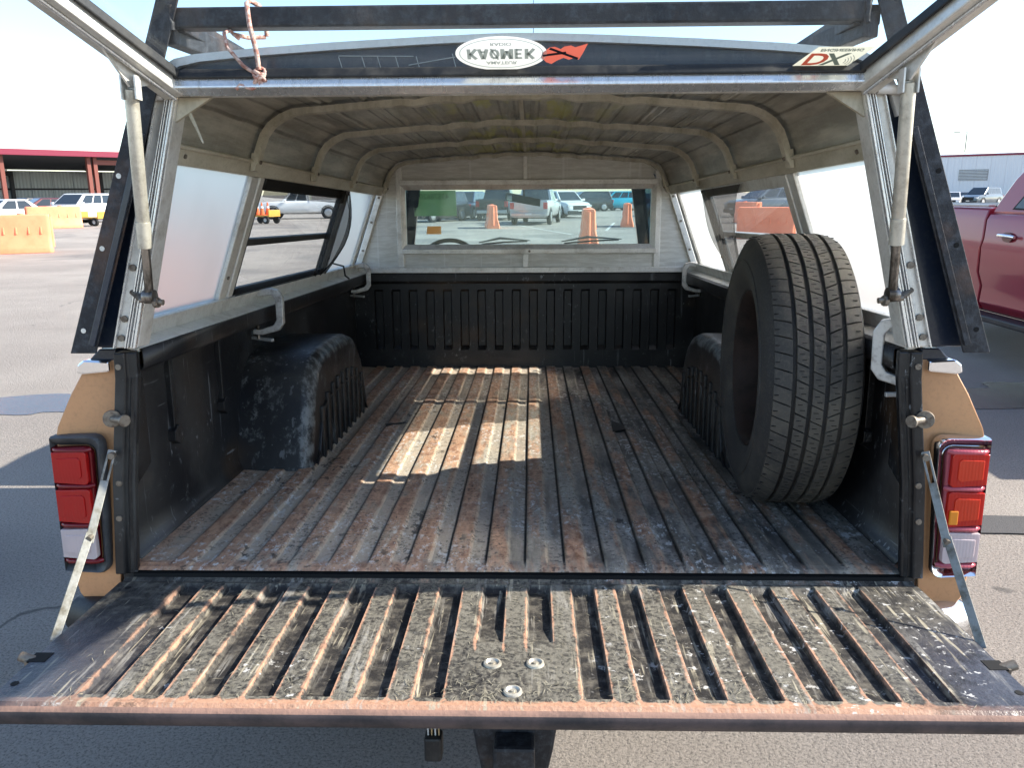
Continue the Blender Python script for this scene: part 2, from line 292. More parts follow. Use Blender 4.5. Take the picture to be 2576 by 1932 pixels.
# ------------------------------------------------------------------ mesh helpers
class MB:
    def __init__(s): s.v = []; s.f = []; s.mi = []; s.at = {}
    def add(s, vs, fs, mi=0):
        o = len(s.v); s.v += [tuple(p) for p in vs]; s.f += [tuple(i + o for i in f) for f in fs]; s.mi += [mi] * len(fs); return s
    def box(s, x0, x1, y0, y1, z0, z1, mi=0):
        return s.add([(x0, y0, z0), (x1, y0, z0), (x1, y1, z0), (x0, y1, z0), (x0, y0, z1), (x1, y0, z1), (x1, y1, z1), (x0, y1, z1)],
                     [(0, 3, 2, 1), (4, 5, 6, 7), (0, 1, 5, 4), (1, 2, 6, 5), (2, 3, 7, 6), (3, 0, 4, 7)], mi)
    def hexa(s, p, mi=0):   # p: 4 bottom + 4 top
        return s.add(p, [(0, 3, 2, 1), (4, 5, 6, 7), (0, 1, 5, 4), (1, 2, 6, 5), (2, 3, 7, 6), (3, 0, 4, 7)], mi)
    def prism(s, poly, axis, a, b, mi=0):
        def P(q, t):
            return (t, q[0], q[1]) if axis == 'x' else (q[0], t, q[1]) if axis == 'y' else (q[0], q[1], t)
        n = len(poly)
        return s.add([P(q, a) for q in poly] + [P(q, b) for q in poly],
                     [tuple(range(n))[::-1], tuple(range(n, 2 * n))] + [(i, (i + 1) % n, n + (i + 1) % n, n + i) for i in range(n)], mi)
    def beam(s, p, q, w, h, up=(0, 0, 1), mi=0):
        p, q = Vector(p), Vector(q); d = (q - p).normalized(); r = d.cross(Vector(up)).normalized(); u = r.cross(d).normalized()
        c = [(-w / 2, -h / 2), (w / 2, -h / 2), (w / 2, h / 2), (-w / 2, h / 2)]
        return s.add([p + r * a + u * b for a, b in c] + [q + r * a + u * b for a, b in c],
                     [(0, 1, 2, 3), (7, 6, 5, 4), (0, 4, 5, 1), (1, 5, 6, 2), (2, 6, 7, 3), (3, 7, 4, 0)], mi)
    def loft(s, rings, caps=True, closed=True, mi=0):
        n = len(rings[0]); vs = [p for r in rings for p in r]; fs = []
        m = n if closed else n - 1
        for i in range(len(rings) - 1):
            for j in range(m): fs.append((i * n + j, i * n + (j + 1) % n, (i + 1) * n + (j + 1) % n, (i + 1) * n + j))
        if caps and closed: fs += [tuple(range(n))[::-1], tuple(range((len(rings) - 1) * n, len(rings) * n))]
        return s.add(vs, fs, mi)
    def tube(s, path, r, n=8, mi=0):
        path = [Vector(p) for p in path]; rings = []; u = None
        for i, p in enumerate(path):
            d = (path[min(i + 1, len(path) - 1)] - path[max(i - 1, 0)]).normalized()
            if u is None: u = d.cross(Vector((0.31, .2, .93))).normalized()
            u = (u - d * u.dot(d)).normalized(); w = d.cross(u)
            rr = r[i] if isinstance(r, (list, tuple)) else r
            rings.append([p + (u * math.cos(2 * math.pi * k / n) + w * math.sin(2 * math.pi * k / n)) * rr for k in range(n)])
        return s.loft(rings, mi=mi)
    def cyl(s, p, q, r, n=16, mi=0, r2=None):
        return s.tube([p, q], [r, r2 if r2 is not None else r], n, mi)
    def lathe_x(s, prof, n=48, c=(0, 0, 0), closed=False, mi=0):   # prof: (x, r) around X axis
        rings = [[(c[0] + x, c[1] + r * math.cos(2 * math.pi * k / n), c[2] + r * math.sin(2 * math.pi * k / n)) for x, r in prof] for k in range(n)]
        rings.append(rings[0]); m = len(prof); vs = [p for rr in rings[:-1] for p in rr]; fs = []
        for k in range(n):
            for j in range(m if closed else m - 1): fs.append((k * m + j, k * m + (j + 1) % m, ((k + 1) % n) * m + (j + 1) % m, ((k + 1) % n) * m + j))
        return s.add(vs, fs, mi)
    def grid(s, xs, ys, fz, mi=0):
        nx = len(xs); return s.add([(x, y, fz(i, j)) for j, y in enumerate(ys) for i, x in enumerate(xs)],
                     [(j * nx + i, j * nx + i + 1, (j + 1) * nx + i + 1, (j + 1) * nx + i) for j in range(len(ys) - 1) for i in range(nx - 1)], mi)
    def mirror_x(s, c=0):
        m = MB(); m.v = [(2 * c - x, y, z) for x, y, z in s.v]; m.f = [f[::-1] for f in s.f]; m.mi = list(s.mi); return m
    def build(s, name, mats, parent=None, off=(0, 0, 0), smooth=None, bevel=0, solid=0, segs=2):
        me = bpy.data.meshes.new(name); o_ = Vector(off)
        me.from_pydata([tuple(Vector(p) - o_) for p in s.v], [], s.f)
        if not isinstance(mats, (list, tuple)): mats = [mats]
        for m in mats: me.materials.append(M[m])
        me.polygons.foreach_set('material_index', s.mi)
        for k, vals in s.at.items():
            a = me.attributes.new(k, 'FLOAT', 'POINT'); a.data.foreach_set('value', vals)
        me.validate(); me.update()
        import bmesh
        bm = bmesh.new(); bm.from_mesh(me); bmesh.ops.recalc_face_normals(bm, faces=bm.faces); bm.to_mesh(me); bm.free()
        if smooth is not None:
            me.polygons.foreach_set('use_smooth', [True] * len(me.polygons))
            try: me.set_sharp_from_angle(angle=R(smooth))
            except Exception: pass
        ob = bpy.data.objects.new(name, me); C.objects.link(ob)
        if parent is not None: ob.parent = parent
        if solid:
            md = ob.modifiers.new('solid', 'SOLIDIFY'); md.thickness = solid; md.offset = 0
        if bevel:
            md = ob.modifiers.new('bevel', 'BEVEL'); md.width = bevel; md.segments = segs; md.limit_method = 'ANGLE'; md.angle_limit = R(35); md.harden_normals = False
        return ob
def tag(o, label=None, cat=None, group=None, kind=None):
    if label: o['label'] = label
    if cat: o['category'] = cat
    if group: o['group'] = group
    if kind: o['kind'] = kind
    return o
class Thing:
    """an Empty at the thing's base; parts are built in truck or local coordinates"""
    def __init__(s, name, label, cat, base=(0, 0, 0), mat=None, rotz=0, group=None):
        s.o = bpy.data.objects.new(name, None); C.objects.link(s.o); s.o.empty_display_size = .2
        s.base = Vector(base) if mat is not None else Vector((0, 0, 0))
        s.o.matrix_world = (mat @ Matrix.Translation(base)) if mat is not None else (Matrix.Translation(base) @ Matrix.Rotation(rotz, 4, 'Z'))
        tag(s.o, label, cat, group)
    def part(s, name, mb, mats, **kw):
        par = kw.pop('under', None)
        return mb.build(name, mats, par or s.o, s.base, **kw)
def text_mesh(mb, txt, size, fn, mi, align='CENTER', bold=0.0):
    cu = bpy.data.curves.new('t', 'FONT'); cu.body = txt; cu.size = size; cu.align_x = align; cu.offset = bold; cu.resolution_u = 3
    ob = bpy.data.objects.new('t', cu); C.objects.link(ob)
    bpy.context.view_layer.update()
    me = ob.evaluated_get(bpy.context.evaluated_depsgraph_get()).to_mesh()
    vs = [fn(v.co.x, v.co.y) for v in me.vertices]; fs = [tuple(p.vertices) for p in me.polygons]
    mb.add(vs, fs, mi); bpy.data.objects.remove(ob); bpy.data.curves.remove(cu)

# ================================================================== SETTING
def ground():
    m = MB(); m.add([(-900, -300, 0), (900, -300, 0), (900, 1500, 0), (-900, 1500, 0)], [(0, 1, 2, 3)])
    tag(m.build('ground', 'asphalt'), kind='structure', label='weathered grey asphalt of the vehicle lot')
    def blob(name, c, rx, ry, mat, seed, z, lab):
        rn = random.Random(seed); b = MB(); n = 90; ph = [rn.uniform(0, 6.3) for _ in range(6)]
        pts = []
        for i in range(n):
            a = 2 * math.pi * i / n; r = 1 + sum(.30 / (k + 1) * math.sin((k * 2 + 2) * a + ph[k]) for k in range(6))
            pts.append((c[0] + rx * r * math.cos(a), c[1] + ry * r * math.sin(a), z))
        b.add(pts, [tuple(range(n))]); tag(b.build(name, mat), kind='structure', label=lab)
    p = at(20, 1020); blob('puddle', (p.x - .35, p.y), 1.1, .36, 'wet', 3, .004, 'thin wet patch on the asphalt beside the tan pickup')
    p = at(2480, 1000); blob('damp_shadow_patch', (p.x + 1.2, p.y), 1.6, .5, 'wet', 8, .004, 'wet patch and painted shadow on the asphalt by the red pickup')  # wet shape with the red pickup's cast shadow painted in as dark tone
    p = at(2500, 1330); blob('asphalt_repair', (p.x + .8, p.y), 1.5, .16, 'patch', 11, .008, 'darker asphalt repair strip')
    for (u0, v0, u1, v1) in ((1545, 560, 1525, 580), (1640, 575, 1655, 605), (1300, 566, 1440, 590)):
        a, b_ = at(u0, v0), at(u1, v1); mm = MB(); mm.beam((a.x, a.y, .004), (b_.x, b_.y, .004), .12, .003)
        tag(mm.build('painted_line', 'lot_line'), kind='structure', label='worn white parking line painted on asphalt')
ground()

# ================================================================== THE PICKUP
TK = Thing('pickup_truck', 'tan and navy pickup with its ribbed tailgate lowered', 'pickup truck', (0, 0, 0), MT)
def bed_floor():
    m = MB(); P = .0885; xs, zs, lo, we, gr = [], [], [], [], []
    def put(x, z, l, w, g=0.0): xs.append(x); zs.append(z); lo.append(l); we.append(w); gr.append(g)
    put(-.878, 0, 0, 0)
    n0, n1 = -9, 9
    for n in range(n0, n1 + 1):
        x = .026 + n * P
        if x < -.86 or x > .82: continue
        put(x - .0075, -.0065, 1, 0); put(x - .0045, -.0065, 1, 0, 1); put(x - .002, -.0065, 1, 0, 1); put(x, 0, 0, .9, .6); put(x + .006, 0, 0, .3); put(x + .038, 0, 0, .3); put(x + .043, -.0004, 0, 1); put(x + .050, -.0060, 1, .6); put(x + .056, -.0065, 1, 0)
    put(.878, -.0065, 1, 0)
    ys = [0.0, .012, .03, .06] + [.06 + i * .1 for i in range(1, 24)] + [2.42, 2.45, 2.47]
    def fz(i, j):
        y = ys[j]
        if y < .013: return -.0065 if y == 0 else -.003
        if y < .04: return max(zs[i], -.003) if j == 2 else zs[i]
        return zs[i]
    m.grid(xs, ys, fz)
    m.at['low'] = [lo[i] if ys[j] > .05 else 0 for j in range(len(ys)) for i in range(len(xs))]
    m.at['wear'] = [we[i] for j in range(len(ys)) for i in range(len(xs))]
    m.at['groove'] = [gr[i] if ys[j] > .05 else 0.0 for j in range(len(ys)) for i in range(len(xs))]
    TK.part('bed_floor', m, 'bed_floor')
    u = MB(); u.box(-.87, .87, 0.0, 2.5, -.05, -.014); u.box(-.86, .86, -.004, .0, -.05, -.012)
    TK.part('floor_underside', u, 'black_plastic')
    # small torn liner chips and a black tape scrap
    for (x, y, pts) in ((-.50, 1.22, ((0, 0), (.02, .03), (.05, .035), (.07, .055), (.045, .06), (.025, .045), (.005, .05), (-.01, .03))), (.33, 1.15, ((0, 0), (.05, .03), (.045, .10), (.01, .16)))):
        b = MB(); b.prism([(x + a, y + c) for a, c in pts], 'z', .001, .003); TK.part('paint_flake', b, 'black_plastic')
bed_floor()
def bulkhead():
    m = MB(); P = .0885; xs = [-.88]; d = [0]
    for n in range(-9, 9):
        x = .026 + n * P
        for dx, dd in ((-.002, 0), (.004, .018), (.040, .018), (.046, 0)): xs.append(x + dx); d.append(dd)
    xs.append(.88); d.append(0)
    zs = [-.012, .03, .085, .098, .108, .39, .402, .43, .445, .478]
    def yy(i, z):
        t = 0 if z < .09 or z > .40 else (.5 if z < .10 or z > .395 else 1)
        y = 2.462 + d[i] * t
        if z > .44: y -= .018
        return y
    m.add([(x, yy(i, z), z) for z in zs for i, x in enumerate(xs)], [(j * len(xs) + i, j * len(xs) + i + 1, (j + 1) * len(xs) + i + 1, (j + 1) * len(xs) + i) for j in range(len(zs) - 1) for i in range(len(xs) - 1)])
    TK.part('bulkhead', m, 'bed_black', solid=.003)
    b = MB(); b.box(-.88, .88, 2.444, 2.53, .4785, .486); b.box(-.88, .88, 2.515, 2.53, -.1, .478); TK.part('bulkhead_cap', b, 'bed_black', bevel=.002)
bulkhead()
def sides():
    for s in (-1, 1):
        m = MB()
        # inner wall, from the floor up to the rail, with a coved foot
        sec = [(.845, -.009), (.858, .004), (.870, .025), (.874, .06), (.874, .40), (.868, .425), (.84, .436), (.806, .438), (.802, .444), (.802, .482), (.89, .486)]
        rings = [[(s * x, y, z) for x, z in sec] for y in (.05, .6, 1.2, 1.8, 2.46)]
        m.loft(rings, caps=False, closed=False)
        TK.part('bed_side', m, 'bed_black', smooth=40, solid=.003)
        # stake-pocket ribs with hexagonal tie anchors on the wall
        for y in (.30, .62):
            b = MB(); b.box(min(s * .858, s * .876), max(s * .858, s * .876), y - .010, y + .010, .235, .425)
            b.prism([(y + .026 * math.cos(R(60 * i + 30)), .225 + .026 * math.sin(R(60 * i + 30))) for i in range(6)], 'x', min(s * .852, s * .876), max(s * .852, s * .876))
            TK.part('tie_anchor', b, 'bed_black', bevel=.002)
        b = MB(); b.prism([(.10, .16), (.17, .19), (.17, .40), (.10, .42)], 'x', min(s * .866, s * .877), max(s * .866, s * .877)); TK.part('corner_gusset', b, 'bed_black', bevel=.003)
        # rear post of the bed opening
        b = MB(); jp = [(0.0, -.004), (.004, .018), (.020, .030), (.046, .030), (.046, -.012), (.024, -.012), (.020, -.003)]
        b.loft([[(s * (xi + a), c, z) for a, c in jp] for xi, z in ((.836, -.012), (.820, .20), (.790, .43), (.788, .484))]); TK.part('tailgate_jamb', b, 'bed_black', bevel=.003)
        b = MB(); b.loft([[(s * (xi + a), c, z) for a, c in ((.006, -.003), (.011, -.009), (.016, -.003))] for xi, z in ((.836, -.01), (.820, .20), (.790, .43))]); TK.part('weatherstrip', b, 'black_plastic')
        for zz in (.12, .20, .455):
            b = MB(); xb_ = .836 - .1 * zz + .034; b.cyl((s * xb_, -.011, zz), (s * xb_, -.0155, zz), .0065, 10); TK.part('jamb_bolt', b, 'bolt', smooth=40)
        # striker stud
        b = MB(); b.cyl((s * .850, -.013, .345), (s * .845, -.022, .345), .018, 18); b.cyl((s * .845, -.020, .345), (s * .815, -.034, .345), .0075, 12); b.cyl((s * .815, -.034, .345), (s * .810, -.037, .345), .0125, 16)
        TK.part('striker', b, 'bolt', smooth=40)
        # painted outer skin of the box side
        prof = [(.880, -.062), (.846, .455), (.856, .472), (.892, .472), (.918, .452), (.950, .39), (.978, .322), (.984, .30), (.987, .16), (.984, 0.0), (.974, -.06), (.950, -.10), (.90, -.10)]
        m = MB(); rr = []
        for y, tl, in ((0.0, 1), (.045, 0), (.07, 0), (1.5, 0), (2.5, 0)):
            ring = []
            for x, z in prof:
                if y > .04 and x < .893: x = .890
                yy = y
                if tl and z > .33: yy = .0 + (z - .33) * .26           # rear face leans forward above the crease
                ring.append((s * x, yy, z))
            rr.append(ring)
        m.loft(rr)
        TK.part('quarter_panel', m, 'bed_tan', smooth=30, bevel=.004)
        b = MB(); b.prism([(s * .850, .461), (s * .852, .486), (s * .886, .486), (s * .899, .474), (s * .912, .461)], 'y', .032, 2.5); TK.part('painted_rail', b, 'navy', bevel=.003)
        b = MB(); b.prism([(s * .862, .438), (s * .862, .461), (s * .916, .464), (s * .930, .454), (s * .934, .436), (s * .922, .432)], 'y', .018, .05); b.prism([(s * .916, .464), (s * .930, .455), (s * .937, .436), (s * .92, .436)], 'y', .05, 2.5)
        TK.part('chrome_trim', b, 'chrome', bevel=.004)
        # wheelhouse: an arch rounded over to its inner face
        yc, hy, H, n = 1.155, .448, .352, 3.0
        AP = [(.706, 0), (.728, .07), (.752, .15), (.776, .22), (.800, .270), (.832, .309), (.875, .334), (.93, .346), (1.03, .352), (1.20, .352), (1.32, .345), (1.40, .326), (1.46, .29), (1.51, .235), (1.548, .165), (1.578, .09), (1.602, 0)]
        def arch(inset):
            return [(yc + (a - yc) * (1 - inset / .448), b_ * (1 - inset / .352) - .010) for a, b_ in AP]
        rings = []
        r_ = .042
        for q in range(8):
            t = R(90) * q / 7
            rings.append([(s * (.642 + r_ * (1 - math.sin(t)) if False else .642 + r_ * (1 - math.cos(t))), a, b_) for a, b_ in arch(r_ * (1 - math.sin(t)))])
        rings.append([(s * .78, a, b_) for a, b_ in arch(0)]); rings.append([(s * .876, a, b_) for a, b_ in arch(0)])
        m = MB(); m.loft(rings); m.at['wear'] = [(1.0 if q in (1, 2, 3, 4, 5, 6) else 0.42) for q in range(len(rings)) for _ in rings[0]]
        wh = TK.part('wheelhouse', m, 'bed_black', smooth=50)
        b = MB()
        pa = arch(.135)
        for i in range(9):
            y = .86 + i * .075; zt = .235 * max(0.02, 1 - abs((y - 1.155) / .42) ** 2.4) ** .5 - .012
            b.box(min(s * .632, s * .650), max(s * .632, s * .650), y - .014, y + .014, -.010, zt)
        TK.part('stiffening_ribs', b, 'bed_black', under=wh, bevel=.005)
        ln = MB(); ln.prism([(1.155 - .40, -.01)] + [(y, z * .70) for y, z in arch(.08)[1:-1]] + [(1.155 + .40, -.01), (1.155 + .385, -.01)] + [(1.155 + (y - 1.155) * .965, z * .665) for y, z in arch(.08)[1:-1][::-1]] + [(1.155 - .385, -.01)], 'x', min(s * .634, s * .66), max(s * .634, s * .66))
        TK.part('arch_bead', ln, 'bed_black', under=wh, bevel=.003)
        if s < 0:
            b = MB(); b.cyl((-.775, .845, .232), (-.775, .825, .232), .011, 12); TK.part('chip', b, 'scratch', under=wh)
sides()
def tail_lights():
    for s in (-1, 1):
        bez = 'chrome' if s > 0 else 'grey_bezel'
        def rr(x0, x1, z0, z1, r, taper=0.0):
            # rounded only at the inboard corners; wraps to the side outboard
            pts = [(x1, z0 + .004), (x0 + r + taper, z0)]
            for i in range(5):
                a = R(270 - 90 * i / 4); pts.append((x0 + r + taper + r * math.cos(a), z0 + r + r * math.sin(a)))
            for i in range(5):
                a = R(180 - 90 * i / 4); pts.append((x0 + r + r * math.cos(a), z1 - r + r * math.sin(a)))
            pts.append((x1, z1 - .002)); return [(s * a, b) for a, b in pts]
        m = MB(); o = rr(.880, .988, -.008, .306, .022, .012); i_ = rr(.900, .990, .012, .284, .020, .010)
        n = len(o)
        fr = -.010
        m.loft([[(x, .01, z) for x, z in o], [(x, fr - .002, z) for x, z in o], [(a * .85 + b * .15, fr - .008, c * .85 + d * .15) for (a, c), (b, d) in zip(o, i_)], [(a * .45 + b * .55, fr - .002, c * .45 + d * .55) for (a, c), (b, d) in zip(o, i_)], [(x, fr + .012, z) for x, z in i_], [(x, .0, z) for x, z in i_]], caps=False)
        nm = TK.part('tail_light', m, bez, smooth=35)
        m = MB(); m.prism(rr(.901, .985, .014, .282, .018, .010), 'y', -.016, .0); TK.part('lens_base', m, 'lens_deep' if s < 0 else 'lens_pink', under=nm, bevel=.006)
        cols = ['lens_white', 'lens_red_lit' if s > 0 else 'lens_red', 'lens_red_lit' if s > 0 else 'lens_red']  # right red lenses get a brighter colour, their backlit glow painted in
        for kx, (z0, z1) in enumerate(((.030, .100), (.113, .190), (.201, .274))):
            m = MB(); m.prism(rr(.909, .984, z0, z1, .008), 'y', -.026, -.012); TK.part('lens', m, cols[kx], under=nm, bevel=.006, segs=3)
            m = MB(); m.prism(rr(.922, .974, z0 + .013, z1 - .013, .008), 'y', -.0285, -.0245); TK.part('prism_field', m, 'lens_white' if kx == 0 else ('lens_red_glow' if s > 0 else 'lens_red'), under=nm, bevel=.002)
        for z in (.024, .107, .196, .276):
            m = MB(); m.tube([(s * .904, -.014, z), (s * .911, -.022, z), (s * .972, -.022, z), (s * .984, -.014, z), (s * .986, .004, z)], .0055, 8); TK.part('divider', m, 'lens_deep' if s < 0 else 'lens_pink', under=nm, smooth=60)
        if s > 0:
            m = MB(); m.box(.913, .931, -.0305, -.025, .119, .150); TK.part('amber_reflector', m, 'amber', under=nm, bevel=.002)
tail_lights()
def tailgate():
    m = MB(); P = .0937; W_ = .043; xs, dep, we = [-.862, -.80], [0, 0], [0, 0]
    ch = []
    for k in range(-8, 8):
        l = -.016 + P * k
        ch.append((l + W_, l + P, k))
    for a, b, k in ch:
        for x, d_, w_ in ((a - .012, 0, .1), (a, 0, 1), (a + .006, 1, .2), (a + .010, 1, 0), (b - .010, 1, 0), (b - .004, 1, .2), (b, 0, 1), (b + .010, 0, .1)):
            xs.append(x); dep.append((d_, k)); we.append(w_)
    xs += [.80, .862]; dep += [0, 0]; we += [0, 0]
    ys = [-.006, -.020, -.034, -.040, -.050, -.12, -.20, -.262, -.272, -.280, -.35, -.42, -.437, -.449, -.458, -.466, -.474, -.480]
    D = .0135
    def gz(i, j):
        y = ys[j]; z = -.02; d_ = dep[i]
        if d_ != 0 and d_[0]:
            k = d_[1]; ye = -.272 if k in (-1, 0) else -.449
            t = 1 if (-.050 >= y >= ye + .010) else 0
            if -.034 > y > -.050: t = .55
            if ye + .013 > y >= ye: t = .35 if y > ye else 0
            if k not in (-1, 0) and abs(y + .437) < .002: t = .7
            z -= D * t
        if y < -.462: z += [.0015, .003, -.002][min(2, [-.466, -.474, -.480].index(y))]
        if abs(y + .020) < .001: z -= .004
        return z
    m.grid(xs, ys, gz)
    nx = len(xs)
    m.at['low'] = [1.0 if gz(i, j) < -.026 else 0.0 for j in range(len(ys)) for i in range(nx)]
    m.at['wear'] = [we[i] if (-.05 >= ys[j] > -.46) and not (dep[i] and dep[i][1] in (-1, 0) and ys[j] < -.285) else 0.0 for j in range(len(ys)) for i in range(nx)]
    m.at['lip'] = [1.0 if ys[j] < -.463 else (.5 if ys[j] < -.455 else (.35 if ys[j] > -.03 else 0.0)) for j in range(len(ys)) for i in range(nx)]
    g = TK.part('tailgate', m, 'tailgate_face', smooth=25)
    b = MB(); b.prism([(-.006, -.024), (-.006, -.058), (-.465, -.062), (-.482, -.054), (-.4875, -.040), (-.487, -.028), (-.4805, -.0215), (-.47, -.036), (-.02, -.036)], 'x', -.862, .862)
    b.mi = [1, 1] + [1, 1, 1, 1, 1, 0, 0, 1, 1]; TK.part('gate_shell', b, ['tailgate_lip', 'gate_under'], under=g, smooth=60)
    for (x, y) in ((-.032, -.346), (.044, -.345), (.006, -.431)):
        b = MB(); n = 18
        rings = [[(x + r * math.cos(2 * math.pi * i / n), y + r * math.sin(2 * math.pi * i / n), z) for i in range(n)] for r, z in ((.0165, -.0205), (.0155, -.0165), (.012, -.0155), (.009, -.019))]
        b.loft(rings); b.cyl((x, y, -.0195), (x, y, -.0155), .0035, 8)
        TK.part('rivet_washer', b, 'steel_strut', under=g, smooth=40)
    for s in (-1, 1):
        b = MB(); b.box(min(s * .835, s * .868), max(s * .835, s * .868), -.352, -.322, -.0225, -.0190); TK.part('latch_pocket', b, 'hole', under=g)
        b = MB(); b.cyl((s * .855, -.337, -.03), (s * .888, -.337, -.018), .009, 10); b.box(min(s * .862, s * .874), max(s * .862, s * .874), -.35, -.325, -.03, -.021); TK.part('latch_pin', b, 'bolt', under=g, smooth=40)
        b = MB(); b.box(min(s * .846, s * .862), max(s * .846, s * .862), -.30, -.235, -.05, -.012); 
        b = MB(); b.cyl((s * .83, -.06, -.0205), (s * .83, -.06, -.0192), .006, 10); b.cyl((s * .845, -.42, -.0205), (s * .845, -.42, -.0192), .007, 10); TK.part('drain_hole', b, 'hole', under=g)
        # folding strap: two links with a slotted upper end
        T, K, B = Vector((s * .852, -.03, .268)), Vector((s * .858, -.128, .125)), Vector((s * .868, -.262, -.028))
        b = MB(); d1 = (K - T).normalized()
        sd = Vector((s, -.35, -.1)).normalized().cross(d1).cross(d1) * -1
        upv = (-s * .5, -.8, .3)
        for sg in (-1, 1):
            wv = d1.cross(Vector(upv)).normalized() * .0058 * sg
            b.beam(T + wv, T + d1 * .055 + wv, .0045, .003, upv)
        b.beam(T - d1 * .012, T, .016, .003, upv); b.beam(T + d1 * .055, K + d1 * .012, .016, .003, upv)
        st = TK.part('support_strap', b, 'steel_strap', bevel=.001)
        b = MB(); off = Vector((s * .002, -.004, -.001)); b.beam(K - (B - K).normalized() * .012 + off, B + off, .016, .003, upv); TK.part('lower_link', b, 'steel_strap', under=st, bevel=.001)
        b = MB(); b.cyl(T + Vector((0, .01, 0)), T + Vector((s * -.004, -.008, 0)), .007, 14); TK.part('pivot_rivet', b, 'bolt', under=st, smooth=40)
        b = MB(); b.cyl(K + Vector((0, .004, 0)), K + Vector((0, -.008, -.002)), .006, 12); TK.part('pivot_rivet', b, 'bolt', under=st, smooth=40)
    # sill between floor and gate
    b = MB(); b.prism([(-.0045, -.012), (-.0045, -.062), (.02, -.062), (.02, -.012)], 'x', -.845, .845); TK.part('sill_gap', b, 'hole')
dirty('gate_under', (.075, .055, .055), (.02, .019, .022), .5, 0, 9, (.35, .7))
dirty('tailgate_lip', (.34, .20, .145), (.12, .08, .068), .6, 0, 9, (.42, .8), (1, 1, 1), .3)
tailgate()
def debris():
    rn = random.Random(21); m = MB()
    for i in range(1700):
        x = rn.gauss(-.05, .42); y = -.03 - rn.random() * .435
        if abs(x) > .80: continue
        if rn.random() < .35: y = -.40 - rn.random() * .065
        # keep to the raised level
        ph = ((x + .016) / .0937) % 1.0
        if ph > .44 and rn.random() < .72 and not (-.11 < x < .125 and y < -.28): continue
        a = rn.uniform(-1.5, 1.5); l = rn.uniform(.006, .024); w = rn.uniform(.0004, .0009)
        dz = -.0192 + rn.random() * .0016 if ph <= .44 or (-.11 < x < .125 and y < -.28) or y < -.455 else -.0325
        dx, dy = math.cos(a) * l / 2, math.sin(a) * l / 2; px, py = -math.sin(a) * w, math.cos(a) * w
        b = rn.uniform(-.3, .3); cx_, cy_ = px * 6 * b, py * 6 * b
        m.add([(x - dx, y - dy, dz), (x + cx_ - px, y + cy_ - py, dz + .001), (x + dx, y + dy, dz), (x + cx_ + px, y + cy_ + py, dz + .001)], [(0, 1, 2, 3)], 0 if rn.random() < .7 else 1)
    m.at = {}
    o = m.build('dry_grass', ['straw', 'straw_dark'])
    o.matrix_world = MT; tag(o, 'dry grass clippings stuck to the lowered tailgate', 'debris', kind='stuff')
flat('straw', (.30, .275, .205), .8); flat('straw_dark', (.13, .118, .085), .8)
debris()
